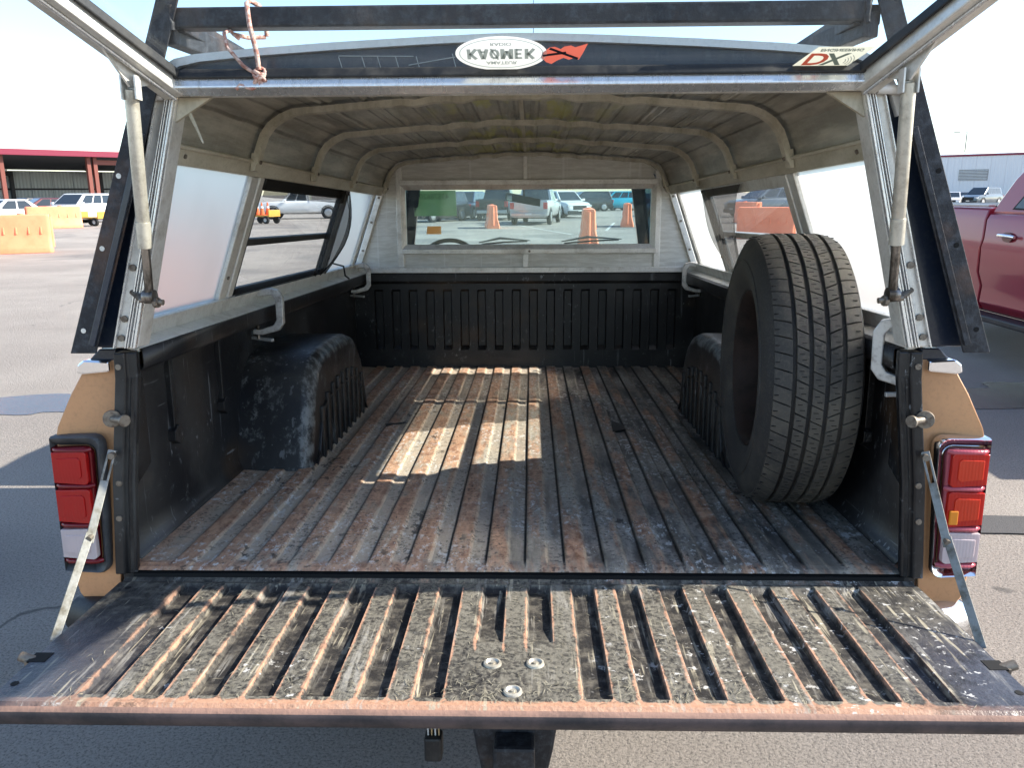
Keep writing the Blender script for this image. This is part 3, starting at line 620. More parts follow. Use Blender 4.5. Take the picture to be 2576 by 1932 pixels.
def cab_and_chassis():
    # cab shell: rear wall with window, pillars, roof, doors, hood
    yb = 2.60
    b = MB()
    b.box(-.90, .90, yb, yb + .03, -.15, .56); b.box(-.90, -.68, yb, yb + .03, .56, .97); b.box(.68, .90, yb, yb + .03, .56, .97); b.box(-.90, .90, yb, yb + .03, .93, .985)
    for s in (-1, 1):   # rounded window corners
        for top in (0, 1):
            zc = .93 if top else .56; pts = [(s * .681, zc)]
            for i in range(7):
                a = R(90 * i / 6); r = .10; pts.append((s * (.681 - r + r * math.sin(a)), zc + (-1 if top else 1) * (r - r * math.cos(a))))
            b.prism([(s * .681, zc)] + [(s * (.681 - .1 + .1 * math.sin(R(15 * i))), zc + (-1 if top else 1) * (.1 - .1 * math.cos(R(15 * i)))) for i in range(7)], 'y', yb + .001, yb + .029)
    TK.part('cab_rear_wall', b, 'navy')
    b = MB(); b.box(-.70, .70, yb + .012, yb + .016, .54, .95); TK.part('rear_window', b, 'glass_dusty')
    b = MB(); b.prism([(yb, .985), (yb + .06, 1.03), (3.1, 1.06), (3.45, 1.045), (3.56, 1.00), (3.50, .985)], 'x', -.72, .72); TK.part('cab_roof', b, 'navy', bevel=.02)
    for s in (-1, 1):
        b = MB(); b.beam((s * .84, 4.10, .53), (s * .70, 3.54, 1.01), .085, .06, (0, 1, .6)); TK.part('windshield_pillar', b, 'navy', bevel=.01)
        b = MB(); b.beam((s * .89, yb + .05, .52), (s * .73, yb + .06, 1.0), .10, .05, (0, 1, 0)); TK.part('rear_pillar', b, 'navy', bevel=.01)
        b = MB(); b.beam((s * .735, yb + .02, .995), (s * .715, 3.56, .995), .05, .05); TK.part('roof_rail', b, 'navy', bevel=.01)
        b = MB(); b.prism([(s * .84, .53), (s * .93, .50), (s * .995, .30), (s * 1.0, .05), (s * .98, -.10), (s * .93, -.14), (s * .90, .50)], 'y', yb, 3.98); d = TK.part('door', b, 'bed_tan', bevel=.006)
        b = MB(); b.box(min(s * .985, s * 1.018), max(s * .985, s * 1.018), 2.72, 2.86, .27, .30); TK.part('handle', b, 'chrome', under=d, bevel=.005)
        b = MB(); b.hexa([(s * .905, yb + .1, .53), (s * .90, yb + .1, .53), (s * .86, 4.02, .53), (s * .865, 4.02, .53), (s * .745, yb + .1, .99), (s * .74, yb + .1, .99), (s * .72, 3.55, .99), (s * .725, 3.55, .99)]); TK.part('side_window', b, 'glass_tint')
        b = MB(); b.prism([(s * .70, .46), (s * .93, .42), (s * .995, .28), (s * 1.0, 0.0), (s * .97, -.12), (s * .80, -.12)], 'y', 3.99, 5.35); TK.part('front_fender', b, 'bed_tan', bevel=.02)
        b = MB(); b.cyl((s * 1.0, 3.80, .60), (s * 1.10, 3.78, .62), .012, 8); b.box(min(s * 1.08, s * 1.20), max(s * 1.08, s * 1.20), 3.76, 3.80, .52, .76); TK.part('wing_mirror', b, 'chrome', bevel=.008)
    b = MB(); b.hexa([(-.70, 4.0, .36), (.70, 4.0, .36), (.72, 5.38, .28), (-.72, 5.38, .28), (-.70, 4.08, .475), (.70, 4.08, .475), (.72, 5.36, .43), (-.72, 5.36, .43)]); TK.part('hood', b, 'bed_tan', bevel=.02)
    b = MB(); b.box(-.95, .95, 5.34, 5.44, -.20, .40); TK.part('grille', b, 'chrome', bevel=.02)
    b = MB(); b.hexa([(-.82, 4.088, .55), (.82, 4.088, .55), (.82, 4.094, .55), (-.82, 4.094, .55), (-.70, 3.62, .94), (.70, 3.62, .94), (.70, 3.626, .94), (-.70, 3.626, .94)]); ws = TK.part('windshield', b, 'glass_dusty')
    b = MB(); b.hexa([(-.70, 3.618, .941), (.70, 3.618, .941), (.70, 3.624, .941), (-.70, 3.624, .941), (-.67, 3.50, 1.04), (.67, 3.50, 1.04), (.67, 3.506, 1.04), (-.67, 3.506, 1.04)]); TK.part('shade_band', b, 'shade_band', under=ws)
    b = MB(); b.prism([(3.55, .30), (3.55, .50), (3.70, .545), (4.09, .54), (4.09, .30)], 'x', -.84, .84); TK.part('dashboard', b, 'dash', bevel=.02)
    b = MB(); b.box(-.78, .78, 2.66, 2.82, -.05, .42); b.box(-.78, .78, 2.80, 3.28, -.05, .16); TK.part('bench_seat', b, 'seat', bevel=.04)
    # steering wheel
    b = MB(); cx_, yc_, zc_ = -.485, 3.45, .45; tl = R(28); pts = []
    for i in range(37):
        a = 2 * math.pi * i / 36; r = .195; pts.append((cx_ + r * math.cos(a), yc_ + r * math.sin(a) * math.sin(tl), zc_ + r * math.sin(a) * math.cos(tl)))
    b.tube(pts, .0135, 8); b.cyl((cx_, yc_, zc_), (cx_, yc_ + .16, zc_ - .10), .03, 10); b.beam((cx_ - .19, yc_, zc_), (cx_ + .19, yc_, zc_), .03, .015); TK.part('steering_wheel', b, 'dash', smooth=60)
    # rear-view mirror
    b = MB(); b.hexa([(-.130, 3.66, .872), (.095, 3.66, .832), (.095, 3.70, .832), (-.130, 3.70, .872), (-.128, 3.66, .925), (.098, 3.66, .880), (.098, 3.70, .880), (-.128, 3.70, .925)]); b.cyl((-.01, 3.68, .88), (-.01, 3.62, .97), .008, 8)
    rv = TK.part('rear_view_mirror', b, 'black_plastic', bevel=.015, segs=3)
    b = MB(); b.hexa([(-.122, 3.655, .876), (-.088, 3.655, .870), (-.088, 3.659, .870), (-.122, 3.659, .876), (-.120, 3.655, .918), (-.086, 3.655, .912), (-.086, 3.659, .912), (-.120, 3.659, .918)]); TK.part('mirror_glass', b, 'mirror_face', under=rv)
    for (x0, z0, x1, z1) in ((-.33, .592, .03, .604), (.25, .596, .67, .612)):
        b = MB(); ym = 4.06; b.tube([(x0, ym, z0), ((x0 + x1) / 2 - .03, ym - .03, (z0 + z1) / 2 + .024), (x1, ym, z1)], [.004, .009, .003], 6); b.tube([(x0 + .02, ym - .005, z0 - .012), ((x0 + x1) / 2, ym - .02, (z0 + z1) / 2 - .004), (x1 - .02, ym - .004, z1 - .004)], .006, 6); TK.part('wiper', b, 'black_plastic')
    # papers on the windshield: green lot sheet with its number showing through, orange note
    m = MB(); m.hexa([(-.735, 3.74, .775), (-.455, 3.74, .775), (-.455, 3.742, .775), (-.735, 3.742, .775), (-.725, 3.63, .935), (-.450, 3.63, .935), (-.450, 3.632, .935), (-.725, 3.632, .935)])
    def pm(x, y):
        t = (y + .062) / .16; return (-.592 - x, 3.740 + (3.63 - 3.74) * t - .004, .775 + .16 * t)
    text_mesh(m, '45578620', .048, lambda x, y: pm(x, y + .045), 1)
    TK.part('lot_sheet', m, ['paper_green', 'paper_ink'])
    m = MB(); m.hexa([(-.672, 3.84, .655), (-.572, 3.84, .655), (-.572, 3.842, .655), (-.672, 3.842, .655), (-.660, 3.80, .708), (-.568, 3.80, .708), (-.568, 3.802, .708), (-.660, 3.802, .708)]); TK.part('orange_note', m, 'glow_paper')
    # wheels and running gear
    for s in (-1, 1):
        for y in (1.155, 4.65):
            zc_ = -FLOOR_H * 1.0 / math.cos(RAKE) + .385 + y * math.tan(RAKE)
            b = MB(); b.lathe_x([(-.11, .22), (-.125, .30), (-.11, .37), (-.09, .385), (.09, .385), (.11, .37), (.125, .30), (.11, .22)], 32, (s * .84, y, zc_), closed=True); w = TK.part('wheel', b, 'rubber', smooth=40)
            b = MB(); b.lathe_x([(-.10, .0), (-.10, .2), (.0, .22), (.09, .22), (.06, .12), (.08, .0)], 24, (s * .84, y, zc_)); TK.part('rim', b, 'rust_rim', under=w, smooth=40)
    b = MB()
    for s in (-1, 1): b.box(s * .42 - .035, s * .42 + .035, .05, 5.3, -.24, -.08)
    for y in (.5, 1.6, 2.6, 4.2): b.box(-.42, .42, y, y + .06, -.22, -.12)
    TK.part('frame_rails', b, 'under')
    b = MB(); b.cyl((-.82, 1.155, -.38), (.82, 1.155, -.38), .045, 10); b.cyl((-.82, 4.65, -.30), (.82, 4.65, -.30), .045, 10); TK.part('axles', b, 'under')
    # step bumper with curled chrome ends, receiver and hanging trailer plug
    b = MB(); b.prism([(.0, -.10), (-.015, -.13), (-.015, -.25), (.04, -.29), (.09, -.27), (.09, -.10)], 'x', -.92, .92)
    bp = TK.part('rear_bumper', b, 'black_plastic', bevel=.012)
    for s in (-1, 1):
        b = MB(); b.tube([(s * .90, -.01, -.115), (s * .965, .01, -.118), (s * .99, .07, -.125)], [.045, .05, .035], 14); TK.part('bumper_end', b, 'chrome' if s > 0 else 'black_plastic', under=bp, smooth=60)
    b = MB(); b.prism([(-.10, -.30), (-.085, -.40), (-.06, -.52), (.06, -.52), (.085, -.40), (.10, -.30)], 'y', -.07, .06); b.box(-.045, .045, -.13, -.07, -.44, -.35); TK.part('hitch_receiver', b, 'rack_steel', bevel=.008)
    b = MB(); b.box(-.205, -.165, -.045, -.005, -.45, -.39); pl_ = TK.part('trailer_plug', b, 'black_plastic', bevel=.006)
    for i, c in enumerate(('wire_white', 'wire_tan', 'wire_white', 'wire_tan')):
        b = MB(); b.tube([(-.196 + i * .008, -.03, -.392), (-.197 + i * .0085, -.032, -.33), (-.20 + i * .008, .0, -.22)], .0018, 5); TK.part('wire', b, c, under=pl_)
    b = MB(); b.tube([(.045, 3.2, 1.05), (.05, 3.18, 1.6), (.048, 3.15, 2.6)], [.003, .002, .0012], 6); TK.part('whip_antenna', b, 'black_plastic')
cab_and_chassis()

# ================================================================== CAMPER SHELL
SH = Thing('camper_shell', 'aluminium camper shell with frosted side panels and its rear hatch raised', 'camper shell', (0, 0, .4865), MT)
XC = .008
def side(s, y, z, off=0.0):
    base = .862 - .36 * (z - .5)
    return (XC + s * (base + off * .941), y, z + off * .339)
def slab(m, s, y0, y1, z0, z1, o0, o1, mi=0):
    return m.hexa([side(s, y0, z0, o0), side(s, y1, z0, o0), side(s, y1, z0, o1), side(s, y0, z0, o1), side(s, y0, z1, o0), side(s, y1, z1, o0), side(s, y1, z1, o1), side(s, y0, z1, o1)], mi)
def roof_sec(off=0.0, n_top=46):
    """right half then left half of the roof section, from eave to eave"""
    half = []
    p0 = Vector((.862 - .36 * .41, .91)); p1 = Vector((.690, .985)); 
    cr = [(.7145, .91), (.700, .952), (.686, .985), (.664, 1.012), (.634, 1.032), (.598, 1.046)]
    pts = cr[:]
    for i in range(1, n_top + 1):
        t = i / n_top; x = .598 * (1 - t); z = 1.046 + .042 * (1 - (1 - t) ** 1.15)
        rg = .006 * (1 if (x * 8.2) % 1.0 < .14 or .22 < (x * 8.2) % 1.0 < .34 else 0) if off == 0 else 0
        pts.append((x, z - rg))
    full = [(XC + x, z) for x, z in pts] + [(XC - x, z) for x, z in pts[:-1][::-1]]
    if off:
        out = []
        for i, (x, z) in enumerate(full):
            a = Vector(full[max(i - 1, 0)]); b = Vector(full[min(i + 1, len(full) - 1)]); t = (b - a).normalized(); nrm = Vector((t.y, -t.x))
            if nrm.y < 0 and abs(x - XC) < .5: nrm = -nrm
            if (x - XC) * nrm.x < -.01: nrm = -nrm
            out.append((x + nrm.x * off, z + nrm.y * off))
        return out
    return full
def outer_sec():
    h = [(.752, .915), (.742, .955), (.728, .99), (.710, 1.020), (.688, 1.043), (.660, 1.058), (.62, 1.066), (.5, 1.076), (.35, 1.085), (.18, 1.093), (.06, 1.0975), (0, 1.0985)]
    return [(XC + x, z) for x, z in h] + [(XC - x, z) for x, z in h[:-1][::-1]]
def shell_roof():
    sec = roof_sec(); rn = random.Random(4)
    ys = [0.0 + i * .0615 for i in range(41)]
    rings = []
    for j, y in enumerate(ys):
        rings.append([(x, y, z + .0016 * math.sin(y * 31 + x * 9) * math.sin(x * 17 + 1.3 * y) + (.004 if j in (0,) else 0)) for x, z in sec])
    m = MB(); m.loft(rings, caps=False, closed=False)
    SH.part('roof_lining', m, 'roof_skin', smooth=16)
    so_ = outer_sec(); m = MB(); m.loft([[(x, y, z) for x, z in so_] for y in (-.004, 1.2, 2.49)], caps=False, closed=False)
    SH.part('roof_skin', m, 'white_paint', smooth=50, solid=.002)
    # bows
    def bow(y0, w, name, under=None):
        ins, ins2 = roof_sec(-.0001), []
        a = [(x - (x - XC) * .012, z - .009) for x, z in roof_sec()]
        c = [(XC, .955)]
        inner = []
        for i, (x, z) in enumerate(a):
            pa = Vector(a[max(i - 1, 0)]); pb = Vector(a[min(i + 1, len(a) - 1)]); t = (pb - pa).normalized(); nr = Vector((t.y, -t.x))
            if nr.dot(Vector((XC - x, .7 - z))) < 0: nr = -nr
            inner.append((x + nr.x * .016, z + nr.y * .016))
        sm = lambda L: [L[i] for i in range(len(L)) if i < 6 or i > len(L) - 7 or i % 3 == 0]
        a, inner = sm(a), sm(inner)
        mm = MB(); rr = [[(p[0], y0, p[1]), (p[0], y0 + w, p[1]), (q[0], y0 + w, q[1]), (q[0], y0, q[1])] for p, q in zip(a, inner)]
        mm.loft(rr); ob = SH.part(name, mm, 'alu_shell', smooth=35)
        for s in (-1, 1):
            f = MB(); px, pz = XC + s * .7135, .912
            f.hexa([(px - s * .004, y0 - .002, pz - .032), (px - s * .004, y0 + w + .002, pz - .032), (px - s * .016, y0 + w + .002, pz - .030), (px - s * .016, y0 - .002, pz - .030), (px - s * .010, y0 - .002, pz + .016), (px - s * .010, y0 + w + .002, pz + .016), (px - s * .028, y0 + w + .002, pz + .012), (px - s * .028, y0 - .002, pz + .012)])
            fo = SH.part('bow_foot', f, 'alu_shell', under=ob, bevel=.001)
            f = MB(); f.cyl((px - s * .022, y0 + w / 2, pz - .006), (px - s * .030, y0 + w / 2, pz - .010), .005, 8); SH.part('rivet', f, 'bolt', under=ob)
    for y in (.520, 1.105, 1.70): bow(y, .032, 'roof_bow')
    bow(2.425, .03, 'front_arch')
    f = MB(); f.box(XC - .006, XC + .006, 0.02, 2.42, 1.074, 1.082); SH.part('ridge_strip', f, 'alu_shell')
shell_roof()
def shell_sides():
    for s in (-1, 1):
        lab = 'left' if s < 0 else 'right'
        m = MB(); slab(m, s, 0.045, 2.47, .500, .534, -.012, .016); slab(m, s, .045, 2.47, .492, .502, -.050, .040); SH.part('base_rail', m, 'alu', bevel=.003)
        m = MB(); slab(m, s, .045, 2.47, .534, .5405, -.016, -.004); SH.part('glazing_bead', m, 'alu', bevel=.002)
        m = MB(); slab(m, s, .045, 2.47, .872, .912, -.010, .016); slab(m, s, .045, 2.47, .906, .914, -.018, .018); SH.part('eave_rail', m, 'alu_shell', bevel=.003)
        m = MB(); slab(m, s, .02, 2.49, .490, .53, .018, .045); slab(m, s, .02, 2.49, .868, .935, .018, .030); SH.part('outer_skin', m, 'navy', bevel=.004)
        for (y0, y1) in ((.565, .620), (.632, .668), (1.655, 1.690), (1.70, 1.74), (2.255, 2.30)):
            m = MB(); slab(m, s, y0, y1, .536, .872, -.009, .013); SH.part('mullion', m, 'alu', bevel=.003)
        for ya, yb_ in ((.045, .572), (1.738, 2.258)):
            m = MB(); slab(m, s, ya, yb_, .538, .874, .001, .005); m.mi = [1, 1, 0, 1, 1, 1]; SH.part('frosted_panel', m, ['frosted', 'glass_clear'])
        # slider window: panes, frame and meeting bar
        m = MB()
        slab(m, s, .668, 1.655, .538, .558, -.004, .010); slab(m, s, .668, 1.655, .838, .872, -.004, .010); slab(m, s, .668, .690, .558, .838, -.004, .010); slab(m, s, 1.630, 1.655, .558, .838, -.004, .010)
        fr = SH.part('slider_frame', m, 'alu' if s > 0 else 'black_plastic', bevel=.002)
        m = MB(); slab(m, s, .688, 1.632, .682, .702, -.006, .008); SH.part('meeting_bar', m, 'black_plastic' if s < 0 else 'alu', under=fr, bevel=.002)
        for z0, z1 in ((.556, .684), (.700, .840)):
            m = MB(); slab(m, s, .688, 1.632, z0, z1, .001, .004); SH.part('pane', m, 'glass_clear', under=fr)
        # frayed insect screen
        def cloth(rows, name):
            q = MB(); n = len(rows[0]); q.loft(rows, caps=False, closed=False); SH.part(name, q, 'screen', under=fr, smooth=60)
        if s < 0:
            cloth([[side(s, .67 + .1 * i, z, -.014 - .003 * math.sin(i * 1.7)) for i in range(11)] for z in (.872, .85, .823)], 'screen_strip')
            cloth([[side(s, .675 + .1 * i, z, -.014) for i in range(11)] for z in (.566, .556, .536)], 'screen_strip')
            cloth([[side(s, 1.53 + .025 * i + (.02 * i) * math.sin(math.pi * j / 10), .872 - .0335 * j, -.012 - .045 * math.sin(math.pi * j / 10) * math.sin(math.pi * i / 8) - .006 * math.sin(i * 2.1)) for i in range(9)] for j in range(11)], 'hanging_screen')
            h = MB(); h.tube([side(s, 1.80, .575, -.01), side(s, 1.93, .563, -.035), side(s, 1.95, .525, -.05), side(s, 2.0, .512, -.06)], .004, 6); SH.part('latch_wire', h, 'black_plastic')
        else:
            rows = []
            for j in range(13):
                t = j / 12; z = .868 - .30 * t; y0 = 1.70 - .10 * t; wdt = .62 - .40 * t ** .7
                rows.append([side(s, y0 - wdt * i / 10, z - .05 * (i / 10) * t, -.016 - .030 * math.sin(t * 3.0) * (.5 + .5 * math.sin(i * 1.25 + t * 2.2))) for i in range(11)])
            cloth(rows, 'hanging_screen')
        for i, (y, z) in enumerate(((.12, .892), (.585, .60), (1.715, .60), (1.715, .86))):
            h = MB(); p, q = side(s, y, z, -.010), side(s, y, z, -.014); h.cyl(p, q, .005, 8); SH.part('screw', h, 'bolt')
shell_sides()
def front_panel():
    y0 = 2.452
    def rail(x0, x1, z0, z1, d=.012, name='panel_rail', mat='alu'):
        m = MB(); m.box(x0, x1, y0 - d, y0 + .012, z0, z1); return SH.part(name, m, mat, bevel=.0025)
    # boards
    def board(poly):
        m = MB(); m.prism(poly, 'y', y0, y0 + .012); SH.part('front_board', m, 'embossed_panel')
    zb, zt = .512, 1.047
    board([(XC - .852, .512), (XC - .648, .512), (XC - .648, 1.020), (XC - .690, .985), (XC - .716, .912)]); board([(XC + .648, .512), (XC + .852, .512), (XC + .716, .912), (XC + .690, .985), (XC + .648, 1.020)])
    board([(XC - .615, .512), (XC - .013, .512), (XC - .013, .582), (XC - .615, .582)]); board([(XC + .015, .512), (XC + .645, .512), (XC + .645, .582), (XC + .015, .582)])
    board([(XC - .615, .945), (XC - .011, .945), (XC - .011, 1.076), (XC - .615, 1.040)]); board([(XC + .011, .945), (XC + .645, .945), (XC + .600, 1.040), (XC + .011, 1.076)])
    fl = [(x, z + .008) for x, z in roof_sec()]
    m = MB(); m.prism([(XC + .60, 1.0)] + [(x, z) for x, z in fl] + [(XC - .60, 1.0)], 'y', y0 + .0125, y0 + .03); SH.part('arch_filler', m, 'embossed_panel')
    for s in (-1, 1):
        m = MB(); m.prism([(XC + s * .60, .50), (XC + s * .872, .50), (XC + s * .72, .93), (XC + s * .60, .99)], 'y', y0 + .031, y0 + .04) if False else m.prism([(XC + s * .66, .50), (XC + s * .872, .50), (XC + s * .73, .912), (XC + s * .66, 1.03)], 'y', y0 + .0305, y0 + .04); SH.part('side_backing', m, 'embossed_panel')
    rail(XC - .875, XC + .875, .486, .514, .016, 'bottom_rail')
    rail(XC - .648, XC - .615, .514, 1.034, .010); rail(XC + .645, XC + .675, .514, 1.022, .010)
    rail(XC - .630, XC + .660, .582, .606, .018); rail(XC - .630, XC + .660, .920, .946, .016)
    rail(XC - .013, XC + .015, .514, .582, .012); rail(XC - .011, XC + .011, .946, 1.076, .010)
    for s in (-1, 1):
        m = MB(); m.beam((XC + s * .858, y0 - .006, .50), (XC + s * .714, y0 - .006, .912), .030, .03, (0, 1, 0)); SH.part('corner_post', m, 'alu', bevel=.003)
        for z in (.60, .74, .86):
            h = MB(); x = XC + s * (.822 - .35 * (z - .6)); h.cyl((x, y0 - .022, z), (x, y0 - .026, z), .006, 10); SH.part('screw', h, 'bolt')
    # window frame with mitred inner lip
    m = MB(); xa, xb, za, zb_ = XC - .625, XC + .650, .606, .920
    for (p, q, w_) in (((xa, za), (xb, za), 0), ((xb, za), (xb, zb_), 1), ((xb, zb_), (xa, zb_), 0), ((xa, zb_), (xa, za), 1)):
        cx_, cz_ = (xa + xb) / 2, (za + zb_) / 2; t = .022
        ip = (p[0] + (t if p[0] < cx_ else -t), p[1] + (t if p[1] < cz_ else -t)); iq = (q[0] + (t if q[0] < cx_ else -t), q[1] + (t if q[1] < cz_ else -t))
        m.hexa([(p[0], y0 - .014, p[1]), (q[0], y0 - .014, q[1]), (q[0], y0 + .03, q[1]), (p[0], y0 + .03, p[1]), (ip[0], y0 + .004, ip[1]), (iq[0], y0 + .004, iq[1]), (iq[0], y0 + .03, iq[1]), (ip[0], y0 + .03, ip[1])])
    wf = SH.part('front_window', m, 'alu'); 
    m = MB(); m.box(xa + .018, xb - .018, y0 + .014, y0 + .018, za + .018, zb_ - .018); SH.part('pane', m, 'glass_dusty', under=wf)
    h = MB(); h.cyl((XC + .02, y0 - .017, .594), (XC + .02, y0 - .022, .594), .006, 10); SH.part('screw', h, 'bolt')
front_panel()
HZ, HA = 1.012, R(25)
def hp(x, b, o=0.0):      # point on the raised hatch: b from the hinge, o above its plane
    return Vector((x, -.012 - b * math.cos(HA) + o * math.sin(HA), HZ + b * math.sin(HA) + o * math.cos(HA)))
def shell_rear():
    # header: hinge rail, dark band and pale arched roof edge
    m = MB(); m.prism([(-.030, .992), (-.030, 1.003), (-.018, 1.012), (.02, 1.012), (.02, .992)], 'x', XC - .672, XC + .675); SH.part('hinge_rail', m, 'alu', bevel=.002)
    sec = [p for p in outer_sec() if p[1] > 1.025]; top = [(x, z) for x, z in sec]
    m = MB()
    n = len(top); lowz = 1.012
    band = [(x, z - .008) for x, z in top]
    vs = [(x, .0, z) for x, z in band] + [(x, .0, lowz) for x, z in band] + [(x, .012, z) for x, z in band] + [(x, .012, lowz) for x, z in band]
    fs = []
    for i in range(n - 1): fs += [(i, i + 1, n + i + 1, n + i), (2 * n + i, 3 * n + i, 3 * n + i + 1, 2 * n + i + 1)]
    m.add(vs, fs); SH.part('rear_header', m, 'navy')
    m = MB(); full = outer_sec(); keep = [p for p in full if p[1] > .93]
    rr = [[(x, -.012, z + .002), (x, .03, z + .002), (x - (x - XC) * .014, .03, z - .0115), (x - (x - XC) * .014, -.012, z - .0115)] for x, z in keep]
    m.loft(rr); SH.part('roof_edge', m, 'white_paint', smooth=40)
    # scratches left on the band
    rn = random.Random(2)
    for i, x in enumerate((-.335, -.29, -.26, -.225, -.185, -.115)):
        h = MB(); h.beam((x, -.0015, 1.062 if i < 5 else 1.066), (x + .012, -.0015, 1.020), .0016, .001, (0, 1, 0)); SH.part('scratch', h, 'scratch')
    h = MB(); h.beam((-.335, -.0015, 1.064), (-.19, -.0015, 1.062), .0014, .001, (0, 1, 0)); h.beam((-.20, -.0015, 1.046), (-.11, -.0015, 1.060), .0016, .001, (0, 1, 0)); SH.part('scratch', h, 'scratch')
    # slanted opening posts with ribbed extrusion
    for s in (-1, 1):
        def post(dx0, dx1, y_a, y_b, mat, name, bev=.003):
            m = MB(); b0, t0 = XC + s * .792, XC + s * .664; zb, zt = .4935, .994
            m.hexa([(b0 + s * dx0, y_a, zb), (b0 + s * dx1, y_a, zb), (b0 + s * dx1, y_b, zb), (b0 + s * dx0, y_b, zb), (t0 + s * dx0 * .8, y_a, zt), (t0 + s * dx1 * .8, y_a, zt), (t0 + s * dx1 * .8, y_b, zt), (t0 + s * dx0 * .8, y_b, zt)]); return SH.part(name, m, mat, bevel=bev)
        pt = post(0, .050, -.004, .050, 'alu', 'rear_post')
        for a, b, d in ((.001, .007, -.014), (.010, .014, -.010), (.017, .020, -.012), (.022, .026, -.012), (.046, .050, -.012)):
            m = MB(); b0, t0 = XC + s * .792, XC + s * .664; zb, zt = .494, .993
            m.hexa([(b0 + s * a, d, zb), (b0 + s * b, d, zb), (b0 + s * b, -.004, zb), (b0 + s * a, -.004, zb), (t0 + s * a * .8, d, zt), (t0 + s * b * .8, d, zt), (t0 + s * b * .8, -.004, zt), (t0 + s * a * .8, -.004, zt)])
            SH.part('extrusion_rib', m, 'alu_bright', under=pt, bevel=.001)
        for z in (.515, .555, .66, .80):
            t = (z - .4935) / .5; x = XC + s * (.792 + .037 - .134 * t); h = MB(); h.cyl((x, -.004, z), (x, -.009, z), .007, 10); SH.part('rivet', h, 'bolt', under=pt, smooth=40)
        post(.052, .118, .004, .052, 'navy', 'corner_skin')
        m = MB(); m.prism([(XC + s * .664, .991), (XC + s * .600, .991), (XC + s * .676, .945)], 'y', .006, .016); SH.part('corner_gusset', m, 'alu_shell')
        h = MB(); h.tube([(XC + s * .655, .02, .992), (XC + s * .650, .015, .965), (XC + s * .635, .012, .93), (XC + s * .625, .01, .905)], [.003, .0045, .003, .002], 6)
        if s < 0: SH.part('cable_tie', h, 'alu_shell')
        h = MB(); h.cyl((XC + s * .685, -.02, .992), (XC + s * .735, -.02, .990), .009, 12); SH.part('hinge_end', h, 'white_paint', smooth=40)
    # raised hatch
    def fx(b): return .660 + .352 * b
    m = MB(); Lh = .50
    def rail(p0, p1, w, mat, name, h_=.034, o=-.010, under=None):
        q = MB(); q.beam(hp(*p0, o), hp(*p1, o), w, h_, (0, math.sin(HA), math.cos(HA))); return SH.part(name, q, mat, bevel=.003, under=under)
    ht = rail((XC - .672, .016), (XC + .675, .016), .030, 'alu_bright', 'hatch')
    rail((XC - fx(Lh), Lh), (XC + fx(Lh), Lh), .034, 'alu', 'hatch_rail', under=ht)
    rail((XC - .665, .034), (XC + .668, .034), .006, 'black_plastic', 'gasket', .02, 0, under=ht)
    for s in (-1, 1):
        rail((XC + s * fx(.0), .0), (XC + s * fx(Lh), Lh), .044, 'alu', 'hatch_rail', .036, -.012, under=ht)
        rail((XC + s * (fx(.0) - .004), .0), (XC + s * (fx(Lh) - .004), Lh), .007, 'alu_bright', 'rail_bead', .006, -.033, under=ht)
        rail((XC + s * (fx(.02) - .027), .03), (XC + s * (fx(Lh) - .027), Lh), .006, 'black_plastic', 'gasket', .02, 0, under=ht)
        rail((XC + s * (fx(.06) + .025), .06), (XC + s * (fx(Lh) + .025), Lh), .006, 'navy', 'rail_edge', .040, -.006, under=ht)
    m = MB(); a = .018
    m.add([hp(XC - fx(a) + .01, a, .004), hp(XC + fx(a) - .01, a, .004), hp(XC + fx(Lh) - .01, Lh, .004), hp(XC - fx(Lh) + .01, Lh, .004), hp(XC - fx(a) + .01, a, .008), hp(XC + fx(a) - .01, a, .008), hp(XC + fx(Lh) - .01, Lh, .008), hp(XC - fx(Lh) + .01, Lh, .008)], [(0, 3, 2, 1), (4, 5, 6, 7), (0, 1, 5, 4), (1, 2, 6, 5), (2, 3, 7, 6), (3, 0, 4, 7)])
    SH.part('hatch_glass', m, 'glass_hatch', under=ht)
    # stickers on the glass, read upside down from below
    def oval(cx_, cb, rx, rb, o, mi, mm, n=48):
        mm.add([hp(cx_ + rx * math.cos(2 * math.pi * i / n), cb + rb * math.sin(2 * math.pi * i / n), o) for i in range(n)], [tuple(range(n))], mi)
    mm = MB(); cx_, cb = -.018, .083
    def ringf(r0, b0, r1, b1, mi, n=48):
        P0 = [hp(cx_ + r0 * math.cos(2 * math.pi * i / n), cb + b0 * math.sin(2 * math.pi * i / n), .002) for i in range(n)]; P1 = [hp(cx_ + r1 * math.cos(2 * math.pi * i / n), cb + b1 * math.sin(2 * math.pi * i / n), .002) for i in range(n)]
        mm.add(P0 + P1, [(i, (i + 1) % n, n + (i + 1) % n, n + i) for i in range(n)], mi)
    ringf(.0835, .049, .0770, .0425, 0); ringf(.0770, .0425, .0745, .0400, 1); oval(cx_, cb, .0745, .0400, .0020, 0, mm)
    def tf(cx2, cb2, o=.0014, sx=1.0, sy=1.0): return lambda x, y: hp(cx2 + x * sx, cb2 - y * sy, o)
    # bold condensed call sign drawn stroke by stroke (unit box, y up in the sticker's own reading direction)
    cnt = [0]
    def stroke(x0, w_, pts):
        for (ax, ay), (bx, by), t in pts:
            cnt[0] += 1; o = .0014 - .00004 * cnt[0] % .0004
            dx, dy = bx - ax, by - ay; l = math.hypot(dx * .62, dy); nx_, ny_ = -dy / l * t / 2, dx * .62 / l * t / 2
            q = [(ax + nx_ / .62, ay + ny_), (bx + nx_ / .62, by + ny_), (bx - nx_ / .62, by - ny_), (ax - nx_ / .62, ay - ny_)]
            mm.add([hp(x0 + a * w_, cb + .0145 - b_ * .029, .0013 - .00003 * (cnt[0] % 12)) for a, b_ in q], [(0, 1, 2, 3)], 1)
